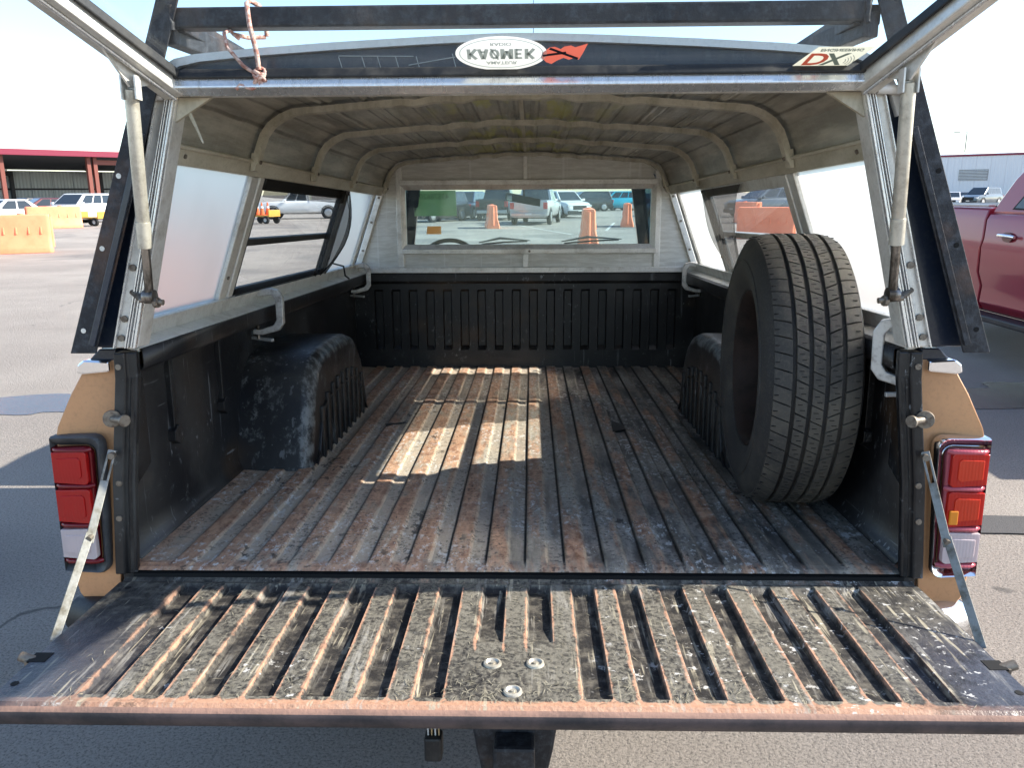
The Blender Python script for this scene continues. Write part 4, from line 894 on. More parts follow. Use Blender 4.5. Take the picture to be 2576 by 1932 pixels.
    T_ = .24
    LK = [((.2, 0), (.2, 1), T_), ((.3, .45), (.95, 1), T_), ((.35, .58), (.98, 0), T_)]
    LA = [((.10, 0), (.46, 1), T_), ((.90, 0), (.54, 1), T_), ((.25, .28), (.75, .28), .16)]
    L0 = [((.5 + .38 * math.cos(R(30 * a)), .5 + .42 * math.sin(R(30 * a))), (.5 + .38 * math.cos(R(30 * a + 31)), .5 + .42 * math.sin(R(30 * a + 31))), .2) for a in range(12)] + [((.12, -.04), (.88, 1.04), .13)]
    LM = [((.13, 0), (.13, 1), .22), ((.87, 0), (.87, 1), .22), ((.16, .98), (.5, .18), .2), ((.84, .98), (.5, .18), .2)]
    LE = [((.2, 0), (.2, 1), T_), ((.2, .91), (.92, .91), .18), ((.2, .5), (.82, .5), .17), ((.2, .09), (.92, .09), .18)]
    for kk, (lt, ww) in enumerate(((LK, .0175), (LA, .018), (L0, .0175), (LM, .0215), (LE, .0155), (LK, .0175))):
        stroke(cx_ - .0625 + (0, .0205, .0415, .0620, .0865, .1050)[kk], ww, lt)
    text_mesh(mm, 'AMATEUR', .0125, tf(cx_, cb - .0215, .0014), 1, bold=.0003); text_mesh(mm, 'RADIO', .0125, tf(cx_, cb + .0315, .0014), 1, bold=.0003)
    SH.part('sticker', mm, ['sticker_white', 'sticker_grey'], under=ht)['label'] = 'white oval amateur radio call sign sticker, seen upside down'
    mm = MB(); fl = [(.062, .075), (.074, .088), (.083, .090), (.094, .083), (.100, .090), (.112, .093), (.120, .088), (.142, .098), (.135, .072), (.128, .052), (.120, .058), (.110, .052), (.100, .058), (.088, .050), (.078, .040), (.068, .046), (.060, .060)]
    mm.add([hp(x - .004, b + .01, .003) for x, b in fl], [tuple(range(len(fl)))], 0)
    for p, q in (((.074, .086), (.126, .056)), ((.062, .066), (.104, .074))):
        mm.beam(hp(p[0] - .004, p[1] + .01, .0022), hp(q[0] - .004, q[1] + .01, .0022), .0055, .0006, (0, math.sin(HA), math.cos(HA)), 1)
    SH.part('sticker', mm, ['sticker_red', 'sticker_dark'], under=ht)['label'] = 'small tattered red flag decal with dark crossed bands'
    mm = MB(); q = [(.520, .034), (.622, .034), (.655, .092), (.552, .092)]
    mm.add([hp(x, b, .003) for x, b in q], [(0, 1, 2, 3)], 0)
    sh = lambda x0, b0, sy=1.0: (lambda x, y: hp(x0 + x + (.0) * y, b0 - y * sy, .0018))
    text_mesh(mm, 'D', .050, lambda x, y: hp(.530 + x * 1.15 + .012 - y * .25, .074 - y * .95, .0018), 1, 'LEFT', .0012)
    text_mesh(mm, 'X', .050, lambda x, y: hp(.572 + x * 1.05 + .006 - y * .25, .074 - y * .95, .0016), 2, 'LEFT', .0012)
    text_mesh(mm, 'ENGINEERING', .0118, lambda x, y: hp(.597 + x * 1.02, .0875 - y * .9, .0018), 2, 'CENTER', .0004)
    for r in (.008, .013, .018, .023):
        pts = [hp(.606 + r * math.cos(R(a)), .052 + r * math.sin(R(a)), .002) for a in range(-45, 46, 15)]; mm.tube(pts, .0006, 4, 3)
    SH.part('sticker', mm, ['sticker_cream', 'sticker_red', 'sticker_slate', 'sticker_grey'], under=ht)['label'] = 'cream slanted radio supplier sticker with a red D and dark X, seen upside down'
    # gas struts
    for s in (-1, 1):
        top = hp(XC + s * (fx(.085) + .012), .085, -.052); bot = Vector((XC + s * .742, -.034, .592)); d = (bot - top).normalized(); mid = top + d * .275
        q = MB(); q.tube([top + d * .012, top + d * .03, mid, mid + d * .002], [.0115, .0125, .0125, .0115], 18); st = SH.part('gas_strut', q, 'steel_strut', smooth=40)
        q = MB(); q.cyl(mid - d * .02, mid + d * .03, .0142, 18); SH.part('collar', q, 'steel_strut', under=st, smooth=40)
        q = MB(); q.tube([mid + d * .03, bot], .0085, 14); q.cyl(bot - d * .012 + Vector((-.011, 0, 0)), bot - d * .012 + Vector((.011, 0, 0)), .014, 14); SH.part('rod', q, 'steel_rod', under=st, smooth=40)
        q = MB(); q.cyl(bot + Vector((-s * .028, -.002, 0)), bot + Vector((s * .020, .0, .005)), .006, 10); q.cyl(bot + Vector((s * .016, 0, .004)), bot + Vector((s * .05, .03, .018)), .0055, 10); q.cyl(bot + Vector((-s * .018, -.002, 0)), bot + Vector((-s * .010, -.001, 0)), .011, 8); SH.part('pivot_bolt', q, 'bolt', under=st, smooth=40)
        # clevis and triangular bracket
        q = MB()
        for sg in (-1, 1): q.beam(top + Vector((sg * .013, 0, .012)), top + Vector((sg * .013, 0, -.03)) , .022, .003, (1, 0, 0))
        q.beam(top + Vector((-.013, .012, -.005)), top + Vector((.013, .012, -.005)), .034, .003, (0, 1, 0))
        SH.part('clevis', q, 'alu')
        A, B_, C_ = hp(XC + s * (fx(.045) + .008), .045, -.030), hp(XC + s * (fx(.150) + .008), .150, -.030), top + Vector((0, 0, -.008))
        q = MB(); q.add([A + Vector((-.002, 0, 0)), B_ + Vector((-.002, 0, 0)), C_ + Vector((-.002, -.006, 0)), C_ + Vector((-.002, .006, 0)), A + Vector((.002, 0, 0)), B_ + Vector((.002, 0, 0)), C_ + Vector((.002, -.006, 0)), C_ + Vector((.002, .006, 0))], [(0, 1, 2, 3), (7, 6, 5, 4), (0, 4, 5, 1), (1, 5, 6, 2), (2, 6, 7, 3), (3, 7, 4, 0)])
        SH.part('bracket', q, 'alu', under=st)
shell_rear()

# ================================================================== LADDER RACK
RK = Thing('ladder_rack', 'dark welded steel ladder rack standing round the camper shell', 'ladder rack', (0, 0, .488), MT)
def rack_build():
    for s in (-1, 1):
        for y in (-.040, 2.50):
            m = MB(); zb, zt = .488, 1.30
            XR = .022; xb0, xb1 = XR + s * .876, XR + s * .929; sl = .344
            xt0, xt1 = xb0 - s * sl * (zt - zb), xb1 - s * .359 * (zt - zb)
            yy = y
            m.hexa([(xb0, yy, zb), (xb1, yy, zb), (xb1, yy + .005, zb), (xb0, yy + .005, zb), (xt0, yy, zt), (xt1, yy, zt), (xt1, yy + .005, zt), (xt0, yy + .005, zt)])
            m.hexa([(xb1 - s * .005, yy + .005, zb), (xb1, yy + .005, zb), (xb1, yy + .06, zb), (xb1 - s * .005, yy + .06, zb), (xt1 - s * .005, yy + .005, zt), (xt1, yy + .005, zt), (xt1, yy + .06, zt), (xt1 - s * .005, yy + .06, zt)])
            p = RK.part('rack_post', m, 'rack_steel', bevel=.0015)
            if y < 0:
                for z in (.535, .70, .84, 1.0):
                    x = xb0 + s * .036 - s * sl * (z - zb); h = MB(); h.cyl((x, yy - .001, z), (x, yy + .004, z), .0052, 10); RK.part('bolt_hole', h, 'hole' if s > 0 else 'alu', under=p)
                h = MB(); z0 = .495; h.beam((xb0 + s * .004, yy - .004, z0 + .01), (xb0 + s * .004 - s * sl * .42, yy - .004, .92), .012, .006, (0, 1, 0)); RK.part('weld_strip', h, 'navy' if s < 0 else 'rack_steel', under=p, bevel=.001)
        m = MB(); z = 1.128; xe = XC + s * .655
        m.beam((xe, -.02, z - .004), (xe, 2.50, z - .004), .05, .036); RK.part('side_rail', m, 'rack_steel', bevel=.003)
        m = MB(); m.beam((XC + s * .66, -.030, 1.105), (XC + s * .58, .55, 1.105), .03, .045); RK.part('gusset_brace', m, 'rack_steel', bevel=.003)
    for y in (-.028, 1.25, 2.49):
        m = MB(); m.box(XC - .648, XC + .652, y - .004, y + .034, 1.111, 1.148); RK.part('crossbar', m, 'rack_steel', bevel=.004)
    for s in (-1, 1):
        h = MB(); rn = random.Random(s + 5)
        pts = [(XC + s * (.648 + .003 * rn.random()), -.035 - .003 * rn.random(), 1.106 + .0065 * i) for i in range(8)]
        h.tube(pts, [.004 + .0025 * rn.random() for _ in pts], 7); RK.part('weld_bead', h, 'rack_steel', smooth=60)
rack_build()
def rope():
    T = Thing('rope', 'short frayed pale rope knotted round the rack crossbar', 'rope', (-.50, -.05, 1.148), MT)
    m = MB(); x = -.487
    m.tube([(x - .045, .012, 1.100), (x - .05, -.020, 1.108), (x - .052, -.045, 1.098), (x - .046, -.050, 1.072), (x - .020, -.046, 1.040), (x + .006, -.042, 1.022), (x + .012, -.042, 1.030)], .0035, 8)
    m.tube([(x + .002, .040, 1.110), (x + .000, .042, 1.150), (x - .002, .015, 1.160), (x - .004, -.030, 1.158), (x - .006, -.044, 1.150), (x - .002, -.047, 1.11), (x + .008, -.047, 1.060), (x + .010, -.046, 1.032)], .0045, 8)
    m.tube([(x - .046, -.012, 1.103), (x - .03, .025, 1.104), (x + .0, .040, 1.108)], .004, 8)
    for k in range(3):
        pts = [(x + .010 + .011 * math.cos(a / 10 * 6.5 + k * 2), -.044 + .006 * math.sin(a / 10 * 6.5 + k * 2), 1.026 - .006 * k + .010 * math.sin(a / 10 * 6.4)) for a in range(11)]
        m.tube(pts, .004, 7)
    m.tube([(x + .006, -.044, 1.018), (x + .010, -.046, 1.004), (x - .006, -.046, .999), (x - .028, -.047, 1.005), (x - .036, -.047, .998)], .004, 7)
    m.tube([(x + .012, -.044, 1.016), (x + .016, -.046, 1.000)], .004, 7)
    T.part('strand', m, 'rope', smooth=70)
rope()

# ================================================================== THINGS IN THE BED
def clamp(label, x, y, s, rz, zt=.540):
    T = Thing('c_clamp', label, 'clamp', (x, y, .503), MT, group='clamps holding the camper shell to the bed rails')
    T.o.matrix_world = MT @ Matrix.Translation((x, y, .503)) @ Matrix.Rotation(rz, 4, 'Z'); T.base = Vector((0, 0, .503))
    # s: the wall lies towards s*x ; jaws reach over the rail
    m = MB(); q = lambda a, b: (s * a, b)
    pts = [(.055, .5045), (.055, .516), (-.020, .528), (-.032, .522), (-.040, .505), (-.042, .440), (-.030, .424), (.020, .408), (.044, .408), (.044, .396), (.015, .394), (-.040, .408), (-.058, .430), (-.060, .510), (-.046, .536), (-.018, .545), (.055, .535)]
    pts = [(.055, .5045), (.055, .530), (-.018, .543), (-.046, .536), (-.060, .512), (-.058, .428), (-.042, .406), (.012, .392), (.042, .394), (.042, .410), (.016, .410), (-.026, .424), (-.036, .440), (-.036, .505), (-.024, .520), (.030, .514), (.030, .5045)]
    m.prism([q(a, b) for a, b in pts], 'y', -.011, .011); T.part('frame', m, 'alu_cast', bevel=.003)
    m = MB(); m.cyl((s * .028, 0, .378), (s * .028, 0, .433), .0055, 10); m.cyl((s * .028, 0, .430), (s * .028, 0, .4375), .010, 12); T.part('screw', m, 'steel_rod', smooth=40)
    m = MB(); m.beam((s * -.024, -.018, .376), (s * .054, .016, .380), .012, .010); T.part('handle', m, 'alu_cast', bevel=.002)
clamp('grey C-clamp on the bed rail just above the black wheelhouse facing the spare tyre', -.815, .90, -1, 0)
clamp('grey C-clamp at the front bulkhead corner on the screened window side with the latch wire', -.825, 2.36, -1, R(8))
clamp('grey C-clamp at the front bulkhead corner behind the spare tyre', .84, 2.34, 1, R(-6))
clamp('grey C-clamp on the bed rail between the spare tyre and the rear post', .835, .085, 1, R(-28))
def spare():
    cx_, cy_, Rr = .712, .492, .3565
    T = Thing('spare_tyre', 'worn road tyre on a rusty rim standing upright in the bed', 'tyre', (cx_, cy_, 0.0), MT)
    T.o.matrix_world = MT @ Matrix.Translation((cx_, cy_, .0005)) @ Matrix.Rotation(R(-4.5), 4, 'Z'); T.base = Vector((0, 0, 0))
    c = (0, 0, Rr); w = .100
    prof = [(-.085, .205), (-.098, .212), (-.112, .240), (-.118, .275), (-.114, .305), (-.106, .326), (-.100, .334), (-.096, Rr - .016), (-.090, Rr - .0115), (0, Rr - .009), (.090, Rr - .0115), (.096, Rr - .016), (.100, .334), (.106, .326), (.114, .305), (.118, .275), (.112, .240), (.098, .212), (.085, .205)]
    m = MB(); m.lathe_x(prof, 96, c); ty = T.part('tyre_casing', m, 'rubber', smooth=35)
    for x0 in (-.1165, .1165):     # moulded bead rings on the sidewalls
        m = MB(); m.lathe_x([(x0 * .98 - .002, .285), (x0 * 1.02, .288), (x0 * .98 + .002, .291)], 72, c); T.part('sidewall_ring', m, 'rubber', under=ty, smooth=40)
    # tread: five rows of blocks around the casing
    N = 58; rows = [(-.097, -.0595, .0035, .30, 1), (-.0495, -.0235, .004, .0, 0), (-.0130, .0130, .003, .5, 0), (.0235, .0495, .004, .25, 0), (.0595, .097, .0035, .7, 1)]
    for (xa, xb, gap, ph, sh) in rows:
        m = MB()
        for k in range(N):
            a0 = 2 * math.pi * (k + ph) / N + gap / Rr / 2; a1 = 2 * math.pi * (k + 1 + ph) / N - gap / Rr / 2
            skew = .010 if xa < 0 else -.010
            def pt(x, a, r): return (x, c[1] + r * math.cos(a), c[2] + r * math.sin(a))
            def rad(x): return Rr - .0125 * max(0, (abs(x) - .052) / .045) ** 2
            xs = [xa, (xa + xb) / 2, xb]
            if sh: xs = [xa, xa + (xb - xa) * .33, xa + (xb - xa) * .66, xb]
            vs = []
            for x in xs:
                sk = skew * (x - xa) / (xb - xa) / Rr * 1.2
                for a in (a0, (a0 + a1) / 2, a1): vs.append(pt(x, a + sk, rad(x)))
            nb = len(vs)
            for x in xs:
                sk = skew * (x - xa) / (xb - xa) / Rr * 1.2
                for a in (a0, (a0 + a1) / 2, a1): vs.append(pt(x, a + sk, rad(x) - .012))
            fs = []; nX = len(xs)
            for i in range(nX - 1):
                for j in range(2): fs.append((i * 3 + j, i * 3 + j + 1, (i + 1) * 3 + j + 1, (i + 1) * 3 + j))
            edge = [0, 1, 2] + [i * 3 + 2 for i in range(1, nX)] + [(nX - 1) * 3 + 1, (nX - 1) * 3] + [i * 3 for i in range(nX - 2, 0, -1)]
            for i in range(len(edge)):
                a, b = edge[i], edge[(i + 1) % len(edge)]; fs.append((a, b, b + nb, a + nb))
            m.add(vs, fs)
            if not sh:     # siping: two shallow dark cuts per block
                pass
        T.part('tread_row', m, 'rubber_tread', under=ty, smooth=30)
    m = MB()
    for (xa, xb, gap, ph, sh) in rows:
        for k in range(N):
            for da in ((.33, .67) if not sh else (.5,)):
                xm = (xa + xb) / 2 + (.003 if da > .5 else -.003) + ((-.006 if xa < 0 else .006) if sh else 0); hw_ = .0055 if not sh else .009; th = .0009 / Rr
                a = 2 * math.pi * (k + ph + da) / N + (.010 if xa < 0 else -.010) * .6 / Rr
                rd = Rr - .0125 * max(0, (abs(xm) - .052) / .045) ** 2
                P8 = [(x, c[1] + r * math.cos(aa), c[2] + r * math.sin(aa)) for r in (rd - .002, rd + .0004) for x, aa in ((xm - hw_, a - th), (xm + hw_, a - th), (xm + hw_, a + th), (xm - hw_, a + th))]
                m.hexa(P8)
    T.part('tread_sipes', m, 'rubber_groove', under=ty)['kind'] = 'stuff'
    m = MB(); m.lathe_x([(-.0975, Rr - .0135), (-.09, Rr - .0108), (.09, Rr - .0108), (.0975, Rr - .0135)], 96, c); T.part('tread_base', m, 'rubber_groove', under=ty, smooth=40)
    m = MB(); m.lathe_x([(-.088, .214), (-.094, .206), (-.086, .198), (-.070, .190), (-.02, .178), (.03, .182), (.07, .190), (.09, .208)], 64, c)
    m.lathe_x([(-.010, .180), (-.018, .150), (-.004, .125), (.02, .10), (.012, .055), (.012, .0)], 48, c); rm = T.part('rim', m, 'rust_rim', smooth=40, solid=.004)
    for k in range(8):
        a = 2 * math.pi * k / 8; h = MB(); p = Vector((-.004, .085 * math.cos(a), Rr + .085 * math.sin(a))); h.cyl(p + Vector((.02, 0, 0)), p + Vector((-.002, 0, 0)), .011, 10); T.part('stud_hole', h, 'hole', under=rm)
dirty('rubber_tread', (.036, .034, .032), (.135, .118, .092), .75, 0, 5, (.36, .8), fine=170)
spare()

# ================================================================== LOT FURNITURE AND VEHICLES
def barrier(label, p, rz, mat='barrier', L=1.85, hs=1.0, group='water barriers in the lot'):
    T = Thing('water_barrier', label, 'barrier', (p[0], p[1], 0), None, rz, group)
    sec = [(.31, .0), (.31, .13), (.298, .16), (.232, .40), (.222, .44), (.205, .52), (.190, .98), (.175, 1.055), (.13, 1.07)]
    sec = [(x, z * hs) for x, z in sec]; ring = sec + [(-x, z) for x, z in sec[::-1]]
    m = MB(); m.loft([[(x * k, y, z) for x, z in ring] for y, k in ((-L / 2, .88), (-L / 2 + .06, .98), (-L / 2 + .10, 1), (L / 2 - .10, 1), (L / 2 - .06, .98), (L / 2, .88))])
    T.part('body', m, mat, smooth=25, bevel=.012)
    for s in (-1, 1):
        for k in range(6):
            y = -L / 2 + .24 + k * (L - .48) / 5
            m = MB(); m.hexa([(s * .225, y - .035, .20 * hs), (s * .225, y + .035, .20 * hs), (s * .30, y + .03, .15 * hs), (s * .30, y - .03, .15 * hs), (s * .19, y - .03, .40 * hs), (s * .19, y + .03, .40 * hs), (s * .232, y + .03, .385 * hs), (s * .232, y - .03, .385 * hs)]); T.part('side_rib', m, mat, bevel=.008)
            m = MB(); m.hexa([(s * .17, y - .03, .54 * hs), (s * .17, y + .03, .54 * hs), (s * .232, y + .02, .53 * hs), (s * .232, y - .02, .53 * hs), (s * .17, y - .03, .74 * hs), (s * .17, y + .03, .74 * hs), (s * .203, y + .02, .73 * hs), (s * .203, y - .02, .73 * hs)]); T.part('side_rib', m, mat, bevel=.008)
        for k in (-1, 1):
            m = MB(); m.box(min(s * .285, s * .302), max(s * .285, s * .302), k * .45 - .12, k * .45 + .12, .0, .07 * hs); T.part('fork_slot', m, 'hole')
    for y in (-L / 2, L / 2):
        m = MB(); m.cyl((0, y, .15 * hs), (0, y, 1.0 * hs), .055, 12); T.part('end_knuckle', m, mat, smooth=40)
    m = MB(); m.cyl((0, .3, 1.06 * hs), (0, .3, 1.10 * hs), .09, 14); T.part('filler_cap', m, mat, smooth=40)
    return T
def car(name, label, cat, p, rz, kind, pm, group='vehicles parked across the lot', sc=1.0, tail=True):
    """p: ground point at the centre, rz: heading of the car's +y (front)"""
    T = Thing(name, label, cat, (p[0], p[1], 0), None, rz, group); T.o.scale = (sc, sc, sc)
    if kind == 'sedan': L, hw, belt, roof, zb = 4.75, .91, .92, 1.45, .20; st = [(-.5, .80, .70), (-.49, .95, .90), (-.36, 1, .98), (-.25, 1, .95), (.18, 1, .93), (.24, .99, .90), (.40, .96, .78), (.485, .88, .66), (.5, .76, .55)]; gh = (-.33, -.17, .08, .27)
    elif kind == 'suv': L, hw, belt, roof, zb = 4.65, .94, 1.08, 1.70, .24; st = [(-.5, .84, .85), (-.49, .96, 1.0), (-.40, 1, 1.10), (0, 1, 1.08), (.18, 1, 1.06), (.25, .99, 1.04), (.42, .96, .97), (.49, .88, .85), (.5, .80, .70)]; gh = (-.48, -.43, .07, .26)
    else: L, hw, belt, roof, zb = 5.7, 1.0, 1.12, 1.85, .38; st = [(-.5, .92, 1.10), (-.495, .97, 1.24), (-.10, 1, 1.24), (-.095, 1, 1.14), (.20, 1, 1.12), (.25, .99, 1.14), (.46, .97, 1.08), (.49, .92, .95), (.5, .88, .80)]; gh = (-.115, -.085, .10, .215)
    rings = []
    for t, k, zt in st:
        y = t * L; w = hw * k; r = []
        for x, z in ((.86, zb), (.97, zb + .10), (1.0, (zb + zt) * .45), (.985, zt - .12), (.94, zt - .03), (.84, zt)): r.append((x * w, z))
        rings.append([(x, y, z) for x, z in r] + [(-x, y, z) for x, z in r[::-1]])
    m = MB(); m.loft(rings); T.part('body', m, pm, smooth=40)
    g0, g1, g2, g3 = [g * L for g in gh]; wb, wt = hw * .90, hw * .73
    zbelt = belt - .03
    low = [(-wb, g0, zbelt), (wb, g0, zbelt), (wb, g3, zbelt), (-wb, g3, zbelt)]; up = [(-wt, g1, roof - .03), (wt, g1, roof - .03), (wt, g2, roof - .02), (-wt, g2, roof - .02)]
    m = MB(); m.hexa(low + up); m.hexa([(a * .999, b, c) for a, b, c in up] + [(-wt * .85, g1 + .15, roof), (wt * .85, g1 + .15, roof), (wt * .85, g2 - .15, roof), (-wt * .85, g2 - .15, roof)]); T.part('cabin', m, pm, bevel=.03)
    def win(f00, f10, f11, f01, nm, u0, u1, v0, v1, o=.006):
        a, b, c, d = map(Vector, (f00, f10, f11, f01)); nrm = (b - a).cross(d - a).normalized()
        def bl(u, v): return (a * (1 - u) + b * u) * (1 - v) + (d * (1 - u) + c * u) * v
        q = MB(); P4 = [bl(u0, v0), bl(u1, v0), bl(u1, v1), bl(u0, v1)]
        q.add([p_ - nrm * .004 for p_ in P4] + [p_ + nrm * o for p_ in P4], [(0, 3, 2, 1), (4, 5, 6, 7), (0, 1, 5, 4), (1, 2, 6, 5), (2, 3, 7, 6), (3, 0, 4, 7)]); T.part(nm, q, 'car_glass')
    win(low[2], low[3], up[3], up[2], 'windshield', .05, .95, .06, .94)
    win(low[0], low[1], up[1], up[0], 'rear_window', .08, .92, .12, .92)
    for (A, B, D_, E_) in ((low[1], low[2], up[2], up[1]), (low[3], low[0], up[0], up[3])):
        cuts = ((.10, .36), (.39, .62), (.65, .92)) if kind == 'suv' else ((.14, .50), (.54, .88))
        if A == low[3]: cuts = tuple((1 - b, 1 - a) for a, b in cuts)
        for u0, u1 in cuts: win(A, B, D_, E_, 'side_window', u0, u1, .12, .90)
    wr = .40 if kind == 'pickup' else (.36 if kind == 'suv' else .33)
    for sx in (-1, 1):
        for ty in (-.31, .31):
            q = MB(); q.lathe_x([(-.10, .0), (-.10, wr * .9), (-.08, wr), (.08, wr), (.10, wr * .9), (.10, .0)], 24, (sx * (hw - .095), ty * L, wr)); w_ = T.part('wheel', q, 'tyre_far', smooth=40)
            q = MB(); q.lathe_x([(sx * .0, 0), (sx * .02, wr * .3), (sx * .004, wr * .62), (0, wr * .64)], 20, (sx * (hw + .007), ty * L, wr)); T.part('rim', q, 'rim_far', under=w_, smooth=30)
            q = MB(); q.lathe_x([(-.01, wr * 1.02), (.004, wr * 1.10), (-.01, wr * 1.16)], 24, (sx * (hw - .004), ty * L, wr + .02)); T.part('wheel_arch', q, 'under')
        q = MB(); q.box(min(sx * hw * .56, sx * hw * .93), max(sx * hw * .56, sx * hw * .93), L * .478, L * .497, belt * .62, belt * .76); T.part('headlight', q, 'lamp_clear', bevel=.02)
        z0 = belt * .66 if kind != 'pickup' else .80; z1 = belt * .90 if kind != 'pickup' else 1.12
        q = MB(); q.box(min(sx * hw * .74, sx * hw * .95), max(sx * hw * .74, sx * hw * .95), -L * .503, -L * .485, z0, z1); T.part('taillight', q, 'lamp_red', bevel=.02)
        q = MB(); q.box(min(sx * hw * .98, sx * (hw + .16)), max(sx * hw * .98, sx * (hw + .16)), g3 - .35, g3 - .22, belt - .02, belt + .13); T.part('door_mirror', q, pm, bevel=.03)
    q = MB(); q.box(-hw * .52, hw * .52, L * .488, L * .502, belt * .48, belt * .72); T.part('grille', q, 'under', bevel=.01)
    q = MB(); q.box(-hw * .88, hw * .88, L * .47, L * .512, zb + .02, zb + .22); T.part('front_bumper', q, 'under', bevel=.03)
    q = MB(); q.box(-hw * .90, hw * .90, -L * .512, -L * .48, zb + .05, zb + .24); T.part('rear_bumper', q, 'rim_far' if kind == 'pickup' else 'under', bevel=.03)
    q = MB(); q.box(-.16, .16, L * .512, L * .514, zb + .18, zb + .28); q.box(-.16, .16, -L * .515, -L * .5125, zb + .12, zb + .22); T.part('licence_plate', q, 'license')
    if kind == 'pickup':
        q = MB(); q.box(-hw * .82, hw * .82, -L * .48, -L * .125, 1.235, 1.247); T.part('bed_liner', q, 'under')
        q = MB(); q.box(-hw * .74, hw * .74, -L * .5035, -L * .499, .74, 1.20); T.part('tailgate', q, pm, bevel=.01)
    q = MB(); q.box(-hw * .8, hw * .8, -L * .42, L * .42, zb - .06, zb + .02); T.part('underbody', q, 'under')
    return T
def car_glass():
    k = NT('car_glass'); M['car_glass'] = k.done(k.bsdf((.02, .028, .035), .05, 0, .3))
car_glass()
def h_to(p, ang=0):
    return ang
def place(u, v, extra=0.0):
    q = at(u, v); c0 = CAMW.translation; d = Vector((q.x - c0.x, q.y - c0.y, 0)); return Vector((c0.x, c0.y, 0)) + d * (1 + extra / d.length)
# barriers left of the truck
p = place(35, 640, .6); barrier('orange water barrier, end nearer the tan pickup in the sun beside the white convertible', (p.x, p.y), R(-62), L=2.0)
p = at(0, 655); barrier('orange water barrier at the far end of the sunny row, mostly hidden by its neighbour', (p.x - 1.3, p.y - .8), R(-35), L=2.0)
p = place(140, 574); barrier('orange water barrier in front of the white SUV by the shed', (p.x, p.y), R(-48), L=2.4)
# barriers ahead of the truck
p = at(1238, 573); barrier('orange water barrier ahead of the tan pickup, beside the dark pickup', (p.x, p.y), R(6), hs=.98)
p = at(1463, 628); barrier('orange water barrier standing closest ahead of the tan pickup bonnet', (p.x + .25, p.y + 1), R(-3), hs=1.05)
p = at(1577, 569); barrier('orange water barrier ahead of the turquoise SUV', (p.x, p.y), R(-6))
p = at(1925, 600); barrier('orange water barrier across the lot beyond the torn window screen', (p.x, p.y), R(70))
p = at(1880, 560); barrier('orange water barrier further off beside the dark van', (p.x, p.y), R(20))
# vehicles by the shed
p = place(20, 575, 2); car('parked_car', 'white low coupe parked behind the sunny orange barrier', 'car', (p.x, p.y), R(160), 'sedan', 'p_white', sc=.98)
p = place(78, 552, 4); car('parked_car', 'black saloon between the white coupe and the maroon car', 'car', (p.x, p.y), R(150), 'sedan', 'p_black')
p = place(118, 556, 2); car('parked_car', 'maroon saloon parked beside the white SUV at the shed', 'car', (p.x, p.y), R(140), 'sedan', 'p_maroon')
p = place(205, 562, 1.5); car('parked_suv', 'white SUV facing the pickup in front of the red posted shed', 'suv', (p.x, p.y), R(170), 'suv', 'p_white')
# vehicles ahead
p = at(1352, 566); car('parked_pickup', 'silver pickup parked tail first ahead of the tan pickup', 'pickup truck', (p.x, p.y + 2.6), R(-9), 'pickup', 'p_silver')
p = at(1275, 556); car('parked_pickup', 'black pickup beside the silver pickup', 'pickup truck', (p.x - .6, p.y + 3.4), R(-6), 'pickup', 'p_black')
p = at(1165, 552); car('parked_suv', 'navy SUV with white windshield notice left of the pale saloon', 'suv', (p.x, p.y + 2.5), R(168), 'suv', 'p_navy')
p = at(1215, 543); car('parked_car', 'pale silver saloon behind the orange barrier', 'car', (p.x, p.y + 2), R(120), 'sedan', 'p_silver')
p = at(1420, 548); car('parked_suv', 'white SUV parked beyond the silver pickup', 'suv', (p.x, p.y + 2), R(205), 'suv', 'p_white')
p = at(1475, 532); car('parked_suv', 'dark grey SUV side-on between the white SUV and the turquoise SUV', 'suv', (p.x, p.y + 2), R(105), 'suv', 'p_black')
p = at(1520, 532); car('parked_car', 'dark blue car tucked behind the turquoise SUV', 'car', (p.x - .5, p.y + 5), R(115), 'sedan', 'p_blue')
p = at(1550, 530); car('parked_suv', 'turquoise SUV parked side-on across the lot', 'suv', (p.x, p.y + 2), R(112), 'suv', 'p_teal')
p = at(1590, 545); car('parked_car', 'grey hatchback behind the orange barrier near the turquoise SUV', 'car', (p.x + 2.4, p.y + 2), R(160), 'sedan', 'p_slate')
p = at(1085, 560); car('parked_suv', 'black off-roader behind the green lot sheet', 'suv', (p.x, p.y + 2), R(150), 'suv', 'p_black')
p = at(1040, 570); car('parked_car', 'grey saloon at the edge of the windshield pillar', 'car', (p.x - 1.6, p.y + 2), R(175), 'sedan', 'p_grey')
rn = random.Random(12)
far_cols = ['p_white', 'p_silver', 'p_black', 'p_grey', 'p_white', 'p_maroon', 'p_navy', 'p_tan']
far_names = {'p_white': 'white', 'p_silver': 'silver', 'p_black': 'black', 'p_grey': 'grey', 'p_maroon': 'maroon', 'p_navy': 'navy', 'p_tan': 'tan'}
for i, u in enumerate(range(1010, 1660, 38)):
    p = ray_at(u, 500, 96 + rn.uniform(-3, 9)); k = rn.choice(['sedan', 'suv', 'suv', 'sedan'])
    car('distant_car', far_names[far_cols[(i * 5 + 2) % 8]] + (' saloon' if k == 'sedan' else ' SUV') + ' in the far row along the end of the lot', 'car', (p.x, p.y), R(rn.uniform(60, 130)), k, far_cols[(i * 5 + 2) % 8], 'cars in the far row')
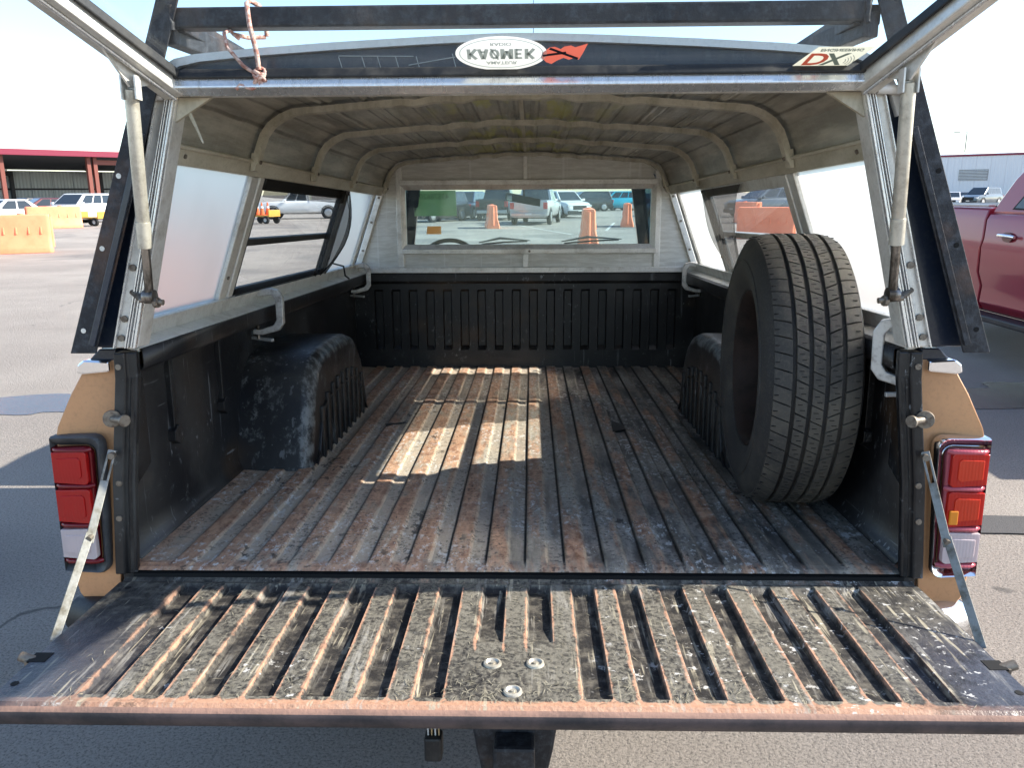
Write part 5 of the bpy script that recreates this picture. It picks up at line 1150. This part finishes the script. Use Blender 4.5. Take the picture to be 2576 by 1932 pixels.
# seen past the camper shell window on the clear side
p = at(740, 552); car('parked_pickup', 'white pickup side-on seen through the slider window', 'pickup truck', (p.x, p.y + 2), R(100), 'pickup', 'p_white')
p = at(790, 545); car('parked_car', 'dark saloon behind the white pickup in the slider window', 'car', (p.x + 3, p.y + 5), R(80), 'sedan', 'p_navy')
p = at(1960, 548); car('parked_suv', 'dark van-like SUV beyond the torn window screen', 'suv', (p.x, p.y + 3), R(110), 'suv', 'p_slate', sc=1.1)
# vehicles by the white building
p = ray_at(2395, 503, 97); car('parked_car', 'white saloon facing out at the white metal building', 'car', (p.x, p.y), R(150), 'sedan', 'p_white')
p = ray_at(2424, 501, 101); car('parked_car', 'silver saloon between the white saloon and the slate SUV', 'car', (p.x, p.y), R(130), 'sedan', 'p_silver')
p = ray_at(2468, 500, 99); car('parked_suv', 'slate SUV parked at the white metal building', 'suv', (p.x, p.y), R(125), 'suv', 'p_slate', sc=1.12)
# traffic cones on a yellow cart, by the shed
def cone_cart(label, p, rz):
    T = Thing('tool_cart', label, 'cart', (p[0], p[1], 0), None, rz, 'yellow carts near the shed')
    m = MB(); m.box(-.5, .5, -.8, .8, .38, .46); m.box(-.5, .5, -.8, -.74, .46, .75); m.box(-.5, .5, .74, .8, .46, .75); T.part('deck', m, 'cart_yellow', bevel=.02)
    m = MB(); m.tube([(0, .8, .4), (0, 1.5, .9)], .03, 8); T.part('drawbar', m, 'steel_dark')
    for sx in (-1, 1):
        for y in (-.55, .55):
            q = MB(); q.lathe_x([(-.07, 0), (-.07, .19), (-.05, .21), (.05, .21), (.07, .19), (.07, 0)], 18, (sx * .46, y, .21)); w_ = T.part('wheel', q, 'tyre_far', smooth=40)
            q = MB(); q.lathe_x([(sx * .0, 0), (sx * .01, .1)], 14, (sx * .535, y, .21)); T.part('rim', q, 'rim_far', under=w_)
    return T
def cone(label, p, z):
    T = Thing('traffic_cone', label, 'traffic cone', (p[0], p[1], z), None, 0, 'traffic cones on the cart')
    m = MB(); m.box(-.18, .18, -.18, .18, 0, .03); T.part('foot', m, 'cone_orange', bevel=.01)
    m = MB(); m.tube([(0, 0, .03), (0, 0, .7)], [.14, .03], 16); T.part('cone_body', m, 'cone_orange', smooth=40)
    m = MB(); m.tube([(0, 0, .38), (0, 0, .50)], [.0925, .0735], 16); T.part('white_collar', m, 'white_paint', smooth=40)
p = at(663, 562); cone_cart('yellow cart carrying traffic cones, seen through the slider window', (p.x, p.y), R(70))
for i, (dx, dy) in enumerate(((-.3, .0), (.25, .15), (.05, -.25))): cone('orange traffic cone standing on the yellow cart', (p.x + dx, p.y + dy), .4605)
p = place(236, 566, -1); cone_cart('yellow cart beside the white SUV', (p.x, p.y), R(75))
# red pickup to the right, nose towards the camera
def red_pickup():
    xs = 4.46; T = Thing('red_pickup', 'dark red crew cab pickup parked beside the tan pickup', 'pickup truck', (xs + 1.0, 6.15, 0))
    X0 = -1.0                    # near flank in local x
    def flank(y0, y1, zt, nm, extra=0):
        sec = [(X0 + .10, .42), (X0 + .045, .50), (X0 + .055, .66), (X0 + .005, .80), (X0, .98), (X0 - .004, 1.04), (X0 + .015, 1.12), (X0 + .02, 1.30), (X0 + .05, zt), (X0 + .12, zt + .02)]
        sec = sec + [(-x, z) for x, z in sec[::-1]]
        m = MB(); m.loft([[(x, y, z) for x, z in sec] for y in (y0, (y0 + y1) / 2, y1)]); return T.part(nm, m, 'p_red', smooth=30, bevel=.01)
    flank(.30, 2.55, 1.40, 'bed')
    d = flank(-.90, .27, 1.36, 'rear_door'); flank(-2.05, -.915, 1.36, 'front_door'); flank(-3.4, -2.065, 1.28, 'front_body')
    m = MB(); sec = [(.27, 1.35), (.21, 1.48), (.06, 1.70), (-.12, 1.86), (-.34, 1.945), (-1.3, 1.97), (-1.75, 1.90), (-2.25, 1.38)]
    r = [[(X0 + .05 + (z - 1.35) * .22, y, z) for y, z in sec], [(-(X0 + .05 + (z - 1.35) * .22), y, z) for y, z in sec]]
    m.loft(r); T.part('cab', m, 'p_red', smooth=30, bevel=.03)
    def sidewin(pts, nm, mat, o):
        q = MB(); f = lambda y, z, oo: (X0 + .05 + (z - 1.35) * .22 - oo, y, z); n = len(pts)
        q.add([f(y, z, -.01) for y, z in pts] + [f(y, z, o) for y, z in pts], [tuple(range(n)), tuple(range(n, 2 * n))] + [(i, (i + 1) % n, n + (i + 1) % n, n + i) for i in range(n)]); T.part(nm, q, mat)
    sidewin([(-.06, 1.405), (-.28, 1.66), (-.46, 1.80), (-.90, 1.83), (-.90, 1.39)], 'window_seal', 'under', .003)
    sidewin([(-.10, 1.42), (-.30, 1.65), (-.47, 1.785), (-.87, 1.81), (-.87, 1.405)], 'side_window', 'car_glass', .006)
    sidewin([(-.95, 1.40), (-.95, 1.83), (-1.65, 1.80), (-2.02, 1.42)], 'side_window', 'car_glass', .006)
    m = MB(); m.tube([(X0 - .016, -.02, 1.165), (X0 - .030, -.06, 1.17), (X0 - .030, -.24, 1.165), (X0 - .016, -.28, 1.16)], .017, 10); T.part('door_handle', m, 'chrome', smooth=50, under=d)
    m = MB(); n = 16; m.add([(X0 - .002 + .016 * 0, -.15 + .085 * math.cos(2 * math.pi * i / n), 1.155 + .045 * math.sin(2 * math.pi * i / n)) for i in range(n)], [tuple(range(n))]); T.part('handle_recess', m, 'p_maroon', under=d, solid=.012)
    m = MB(); m.box(X0 - .12, X0 + .08, -2.0, .42, .36, .42); T.part('running_board', m, 'black_plastic', bevel=.015)
    m = MB(); m.box(-.85, .85, -3.2, 2.4, .40, .55); T.part('underbody', m, 'under')
    for s in (-1, 1):
        for y in (1.55, -2.6):
            q = MB(); q.lathe_x([(-.12, .0), (-.13, .36), (-.10, .41), (.10, .41), (.13, .36), (.12, .0)], 28, (s * .88, y, .41)); w_ = T.part('wheel', q, 'tyre_far', smooth=40)
            q = MB(); q.lathe_x([(s * .0, 0), (s * .03, .12), (s * .0, .25)], 20, (s * 1.012, y, .41)); T.part('rim', q, 'rim_far', under=w_, smooth=30)
    m = MB(); m.box(-.85, .85, .33, 2.5, 1.41, 1.435); T.part('bed_cover', m, 'black_plastic')
    m = MB(); m.box(X0 + .05, X0 + .12, .33, 2.5, 1.425, 1.445); T.part('rail_cap', m, 'rim_far', bevel=.004)
red_pickup()
# open shed on the left
def shed():
    d = 78; a = ray_at(-260, 500, d); b = ray_at(330, 500, d + 5); a.z = b.z = 0
    dirv = (b - a).normalized(); L = (b - a).length + 14; rz = math.atan2(dirv.y, dirv.x)
    T = Thing('open_shed', 'open-fronted metal shed with maroon fascia and red posts', 'shed', (a.x, a.y, 0), None, rz)
    H = 5.2
    def lx(u):
        q = ray_at(u, 500, 50); c0 = CAMW.translation; r_ = Vector((q.x - c0.x, q.y - c0.y)); w_ = Vector((a.x - c0.x, a.y - c0.y)); e = Vector((dirv.x, dirv.y))
        den = r_.x * e.y - r_.y * e.x; return (w_.y * r_.x - w_.x * r_.y) / -den if False else (r_.y * w_.x - r_.x * w_.y) / den
    m = MB(); m.hexa([(-2, -.3, H - .25), (L, -.3, H - .25), (L, 14, H - 1.1), (-2, 14, H - 1.1), (-2, -.3, H), (L, -.3, H), (L, 14, H - .85), (-2, 14, H - .85)]); T.part('roof', m, 'roof_dark')
    m = MB(); m.box(-2, L, -.55, -.3, H - .32, H + .18); T.part('fascia', m, 'fascia_red', bevel=.03)
    w = 1.95; n = int((L + 2) / w)
    for i in range(n):
        m = MB(); m.box(-2 + i * w + .02, -2 + (i + 1) * w - .02, 13.6, 13.7, .0, H - 1.2); T.part('wall_panel', m, 'wall_grey')
    m = MB(); m.box(-2, L, 13.45, 13.6, 2.15, 2.32); T.part('girt', m, 'steel_dark')
    m = MB(); m.box(-2, L, 13.72, 13.8, 0, H - 1.2); T.part('back_sheet', m, 'roof_dark')
    for x in (lx(18), lx(236), lx(252), lx(252) + 8.2, lx(18) - 8.2):
        if x > L: continue
        m = MB(); m.box(x - .16, x + .16, .1, .5, 0, H - .25); T.part('post', m, 'steel_red', bevel=.01)
    for x in (lx(160), lx(160) + 8.3, lx(160) - 8.3):
        if x > L: continue
        m = MB(); m.box(x - .15, x + .15, 13.0, 13.4, 0, H - 1.3); m.beam((x, 13.2, H - 1.6), (x - 3.0, 9.0, H - 1.0), .25, .35); T.part('rear_post', m, 'steel_dark')
    m = MB(); m.box(lx(256), L, .1, .4, H - .95, H - .55); T.part('header_beam', m, 'steel_red')
    rn = random.Random(3)
    for i in range(7):
        m = MB(); x = 2.2 + i * 1.35; m.cyl((x, 4 + i * .9, H - .62 - (4 + i * .9) * .06), (x, 4 + i * .9, H - .80 - (4 + i * .9) * .06), .14, 10); T.part('lamp', m, 'rim_far')
shed()
def white_building():
    d = 112; a = ray_at(2240, 490, d + 5); b = ray_at(2700, 490, d); a.z = b.z = 0
    dirv = (b - a).normalized(); L = (b - a).length; rz = math.atan2(dirv.y, dirv.x)
    T = Thing('metal_building', 'long white corrugated metal building with red roof trim', 'building', (a.x, a.y, 0), None, rz)
    H = 5.75; w = 1.6; n = int(L / w) + 1
    for i in range(n):
        m = MB(); m.box(i * w + .006, (i + 1) * w - .006, 0, .12, .0, H); T.part('wall_panel', m, 'wall_white')
    m = MB(); m.box(0, n * w, .13, 14, 0, H - .05); T.part('core', m, 'white_paint')
    m = MB(); m.box(-.1, n * w + .1, -.10, .2, H - .14, H + .08); T.part('eave_trim', m, 'fascia_red')
    m = MB(); m.hexa([(-.1, -.1, H + .08), (n * w + .1, -.1, H + .08), (n * w + .1, 14, H + .1), (-.1, 14, H + .1), (-.1, -.1, H + .12), (n * w + .1, -.1, H + .12), (n * w + .1, 7, H + .7), (-.1, 7, H + .7)]); T.part('roof', m, 'white_paint')
    xv = 7.8
    vt = MB(); vt.box(xv, xv + 3.2, -.05, 0, 2.75, 4.05); v = T.part('vent', vt, 'p_grey')
    for i in range(7):
        m = MB(); z = 2.82 + i * .175; m.hexa([(xv + .04, -.10, z), (xv + 3.16, -.10, z), (xv + 3.16, -.04, z + .05), (xv + .04, -.04, z + .05), (xv + .04, -.10, z + .02), (xv + 3.16, -.10, z + .02), (xv + 3.16, -.04, z + .07), (xv + .04, -.04, z + .07)]); T.part('slat', m, 'wall_white', under=v)
    m = MB(); m.cyl((19.5, 6.5, H + .5), (19.5, 6.5, H + 1.4), .32, 12); m.cyl((19.5, 6.5, H + 1.4), (19.5, 6.5, H + 1.65), .55, 12); T.part('roof_vent', m, 'rim_far', smooth=40)
    p = ray_at(2415, 480, 150)
    L_ = Thing('street_lamp', 'single-arm lot lamp rising behind the white building', 'street lamp', (p.x, p.y, 0))
    m = MB(); m.cyl((0, 0, 0), (0, 0, 10.6), .13, 10, r2=.09); L_.part('pole', m, 'p_grey', smooth=40)
    m = MB(); m.beam((0, 0, 10.55), (-1.3, 0, 10.6), .09, .07); L_.part('arm', m, 'p_grey')
    m = MB(); m.box(-2.0, -1.1, -.2, .2, 10.52, 10.7); L_.part('lamp_head', m, 'p_grey', bevel=.03)
white_building()
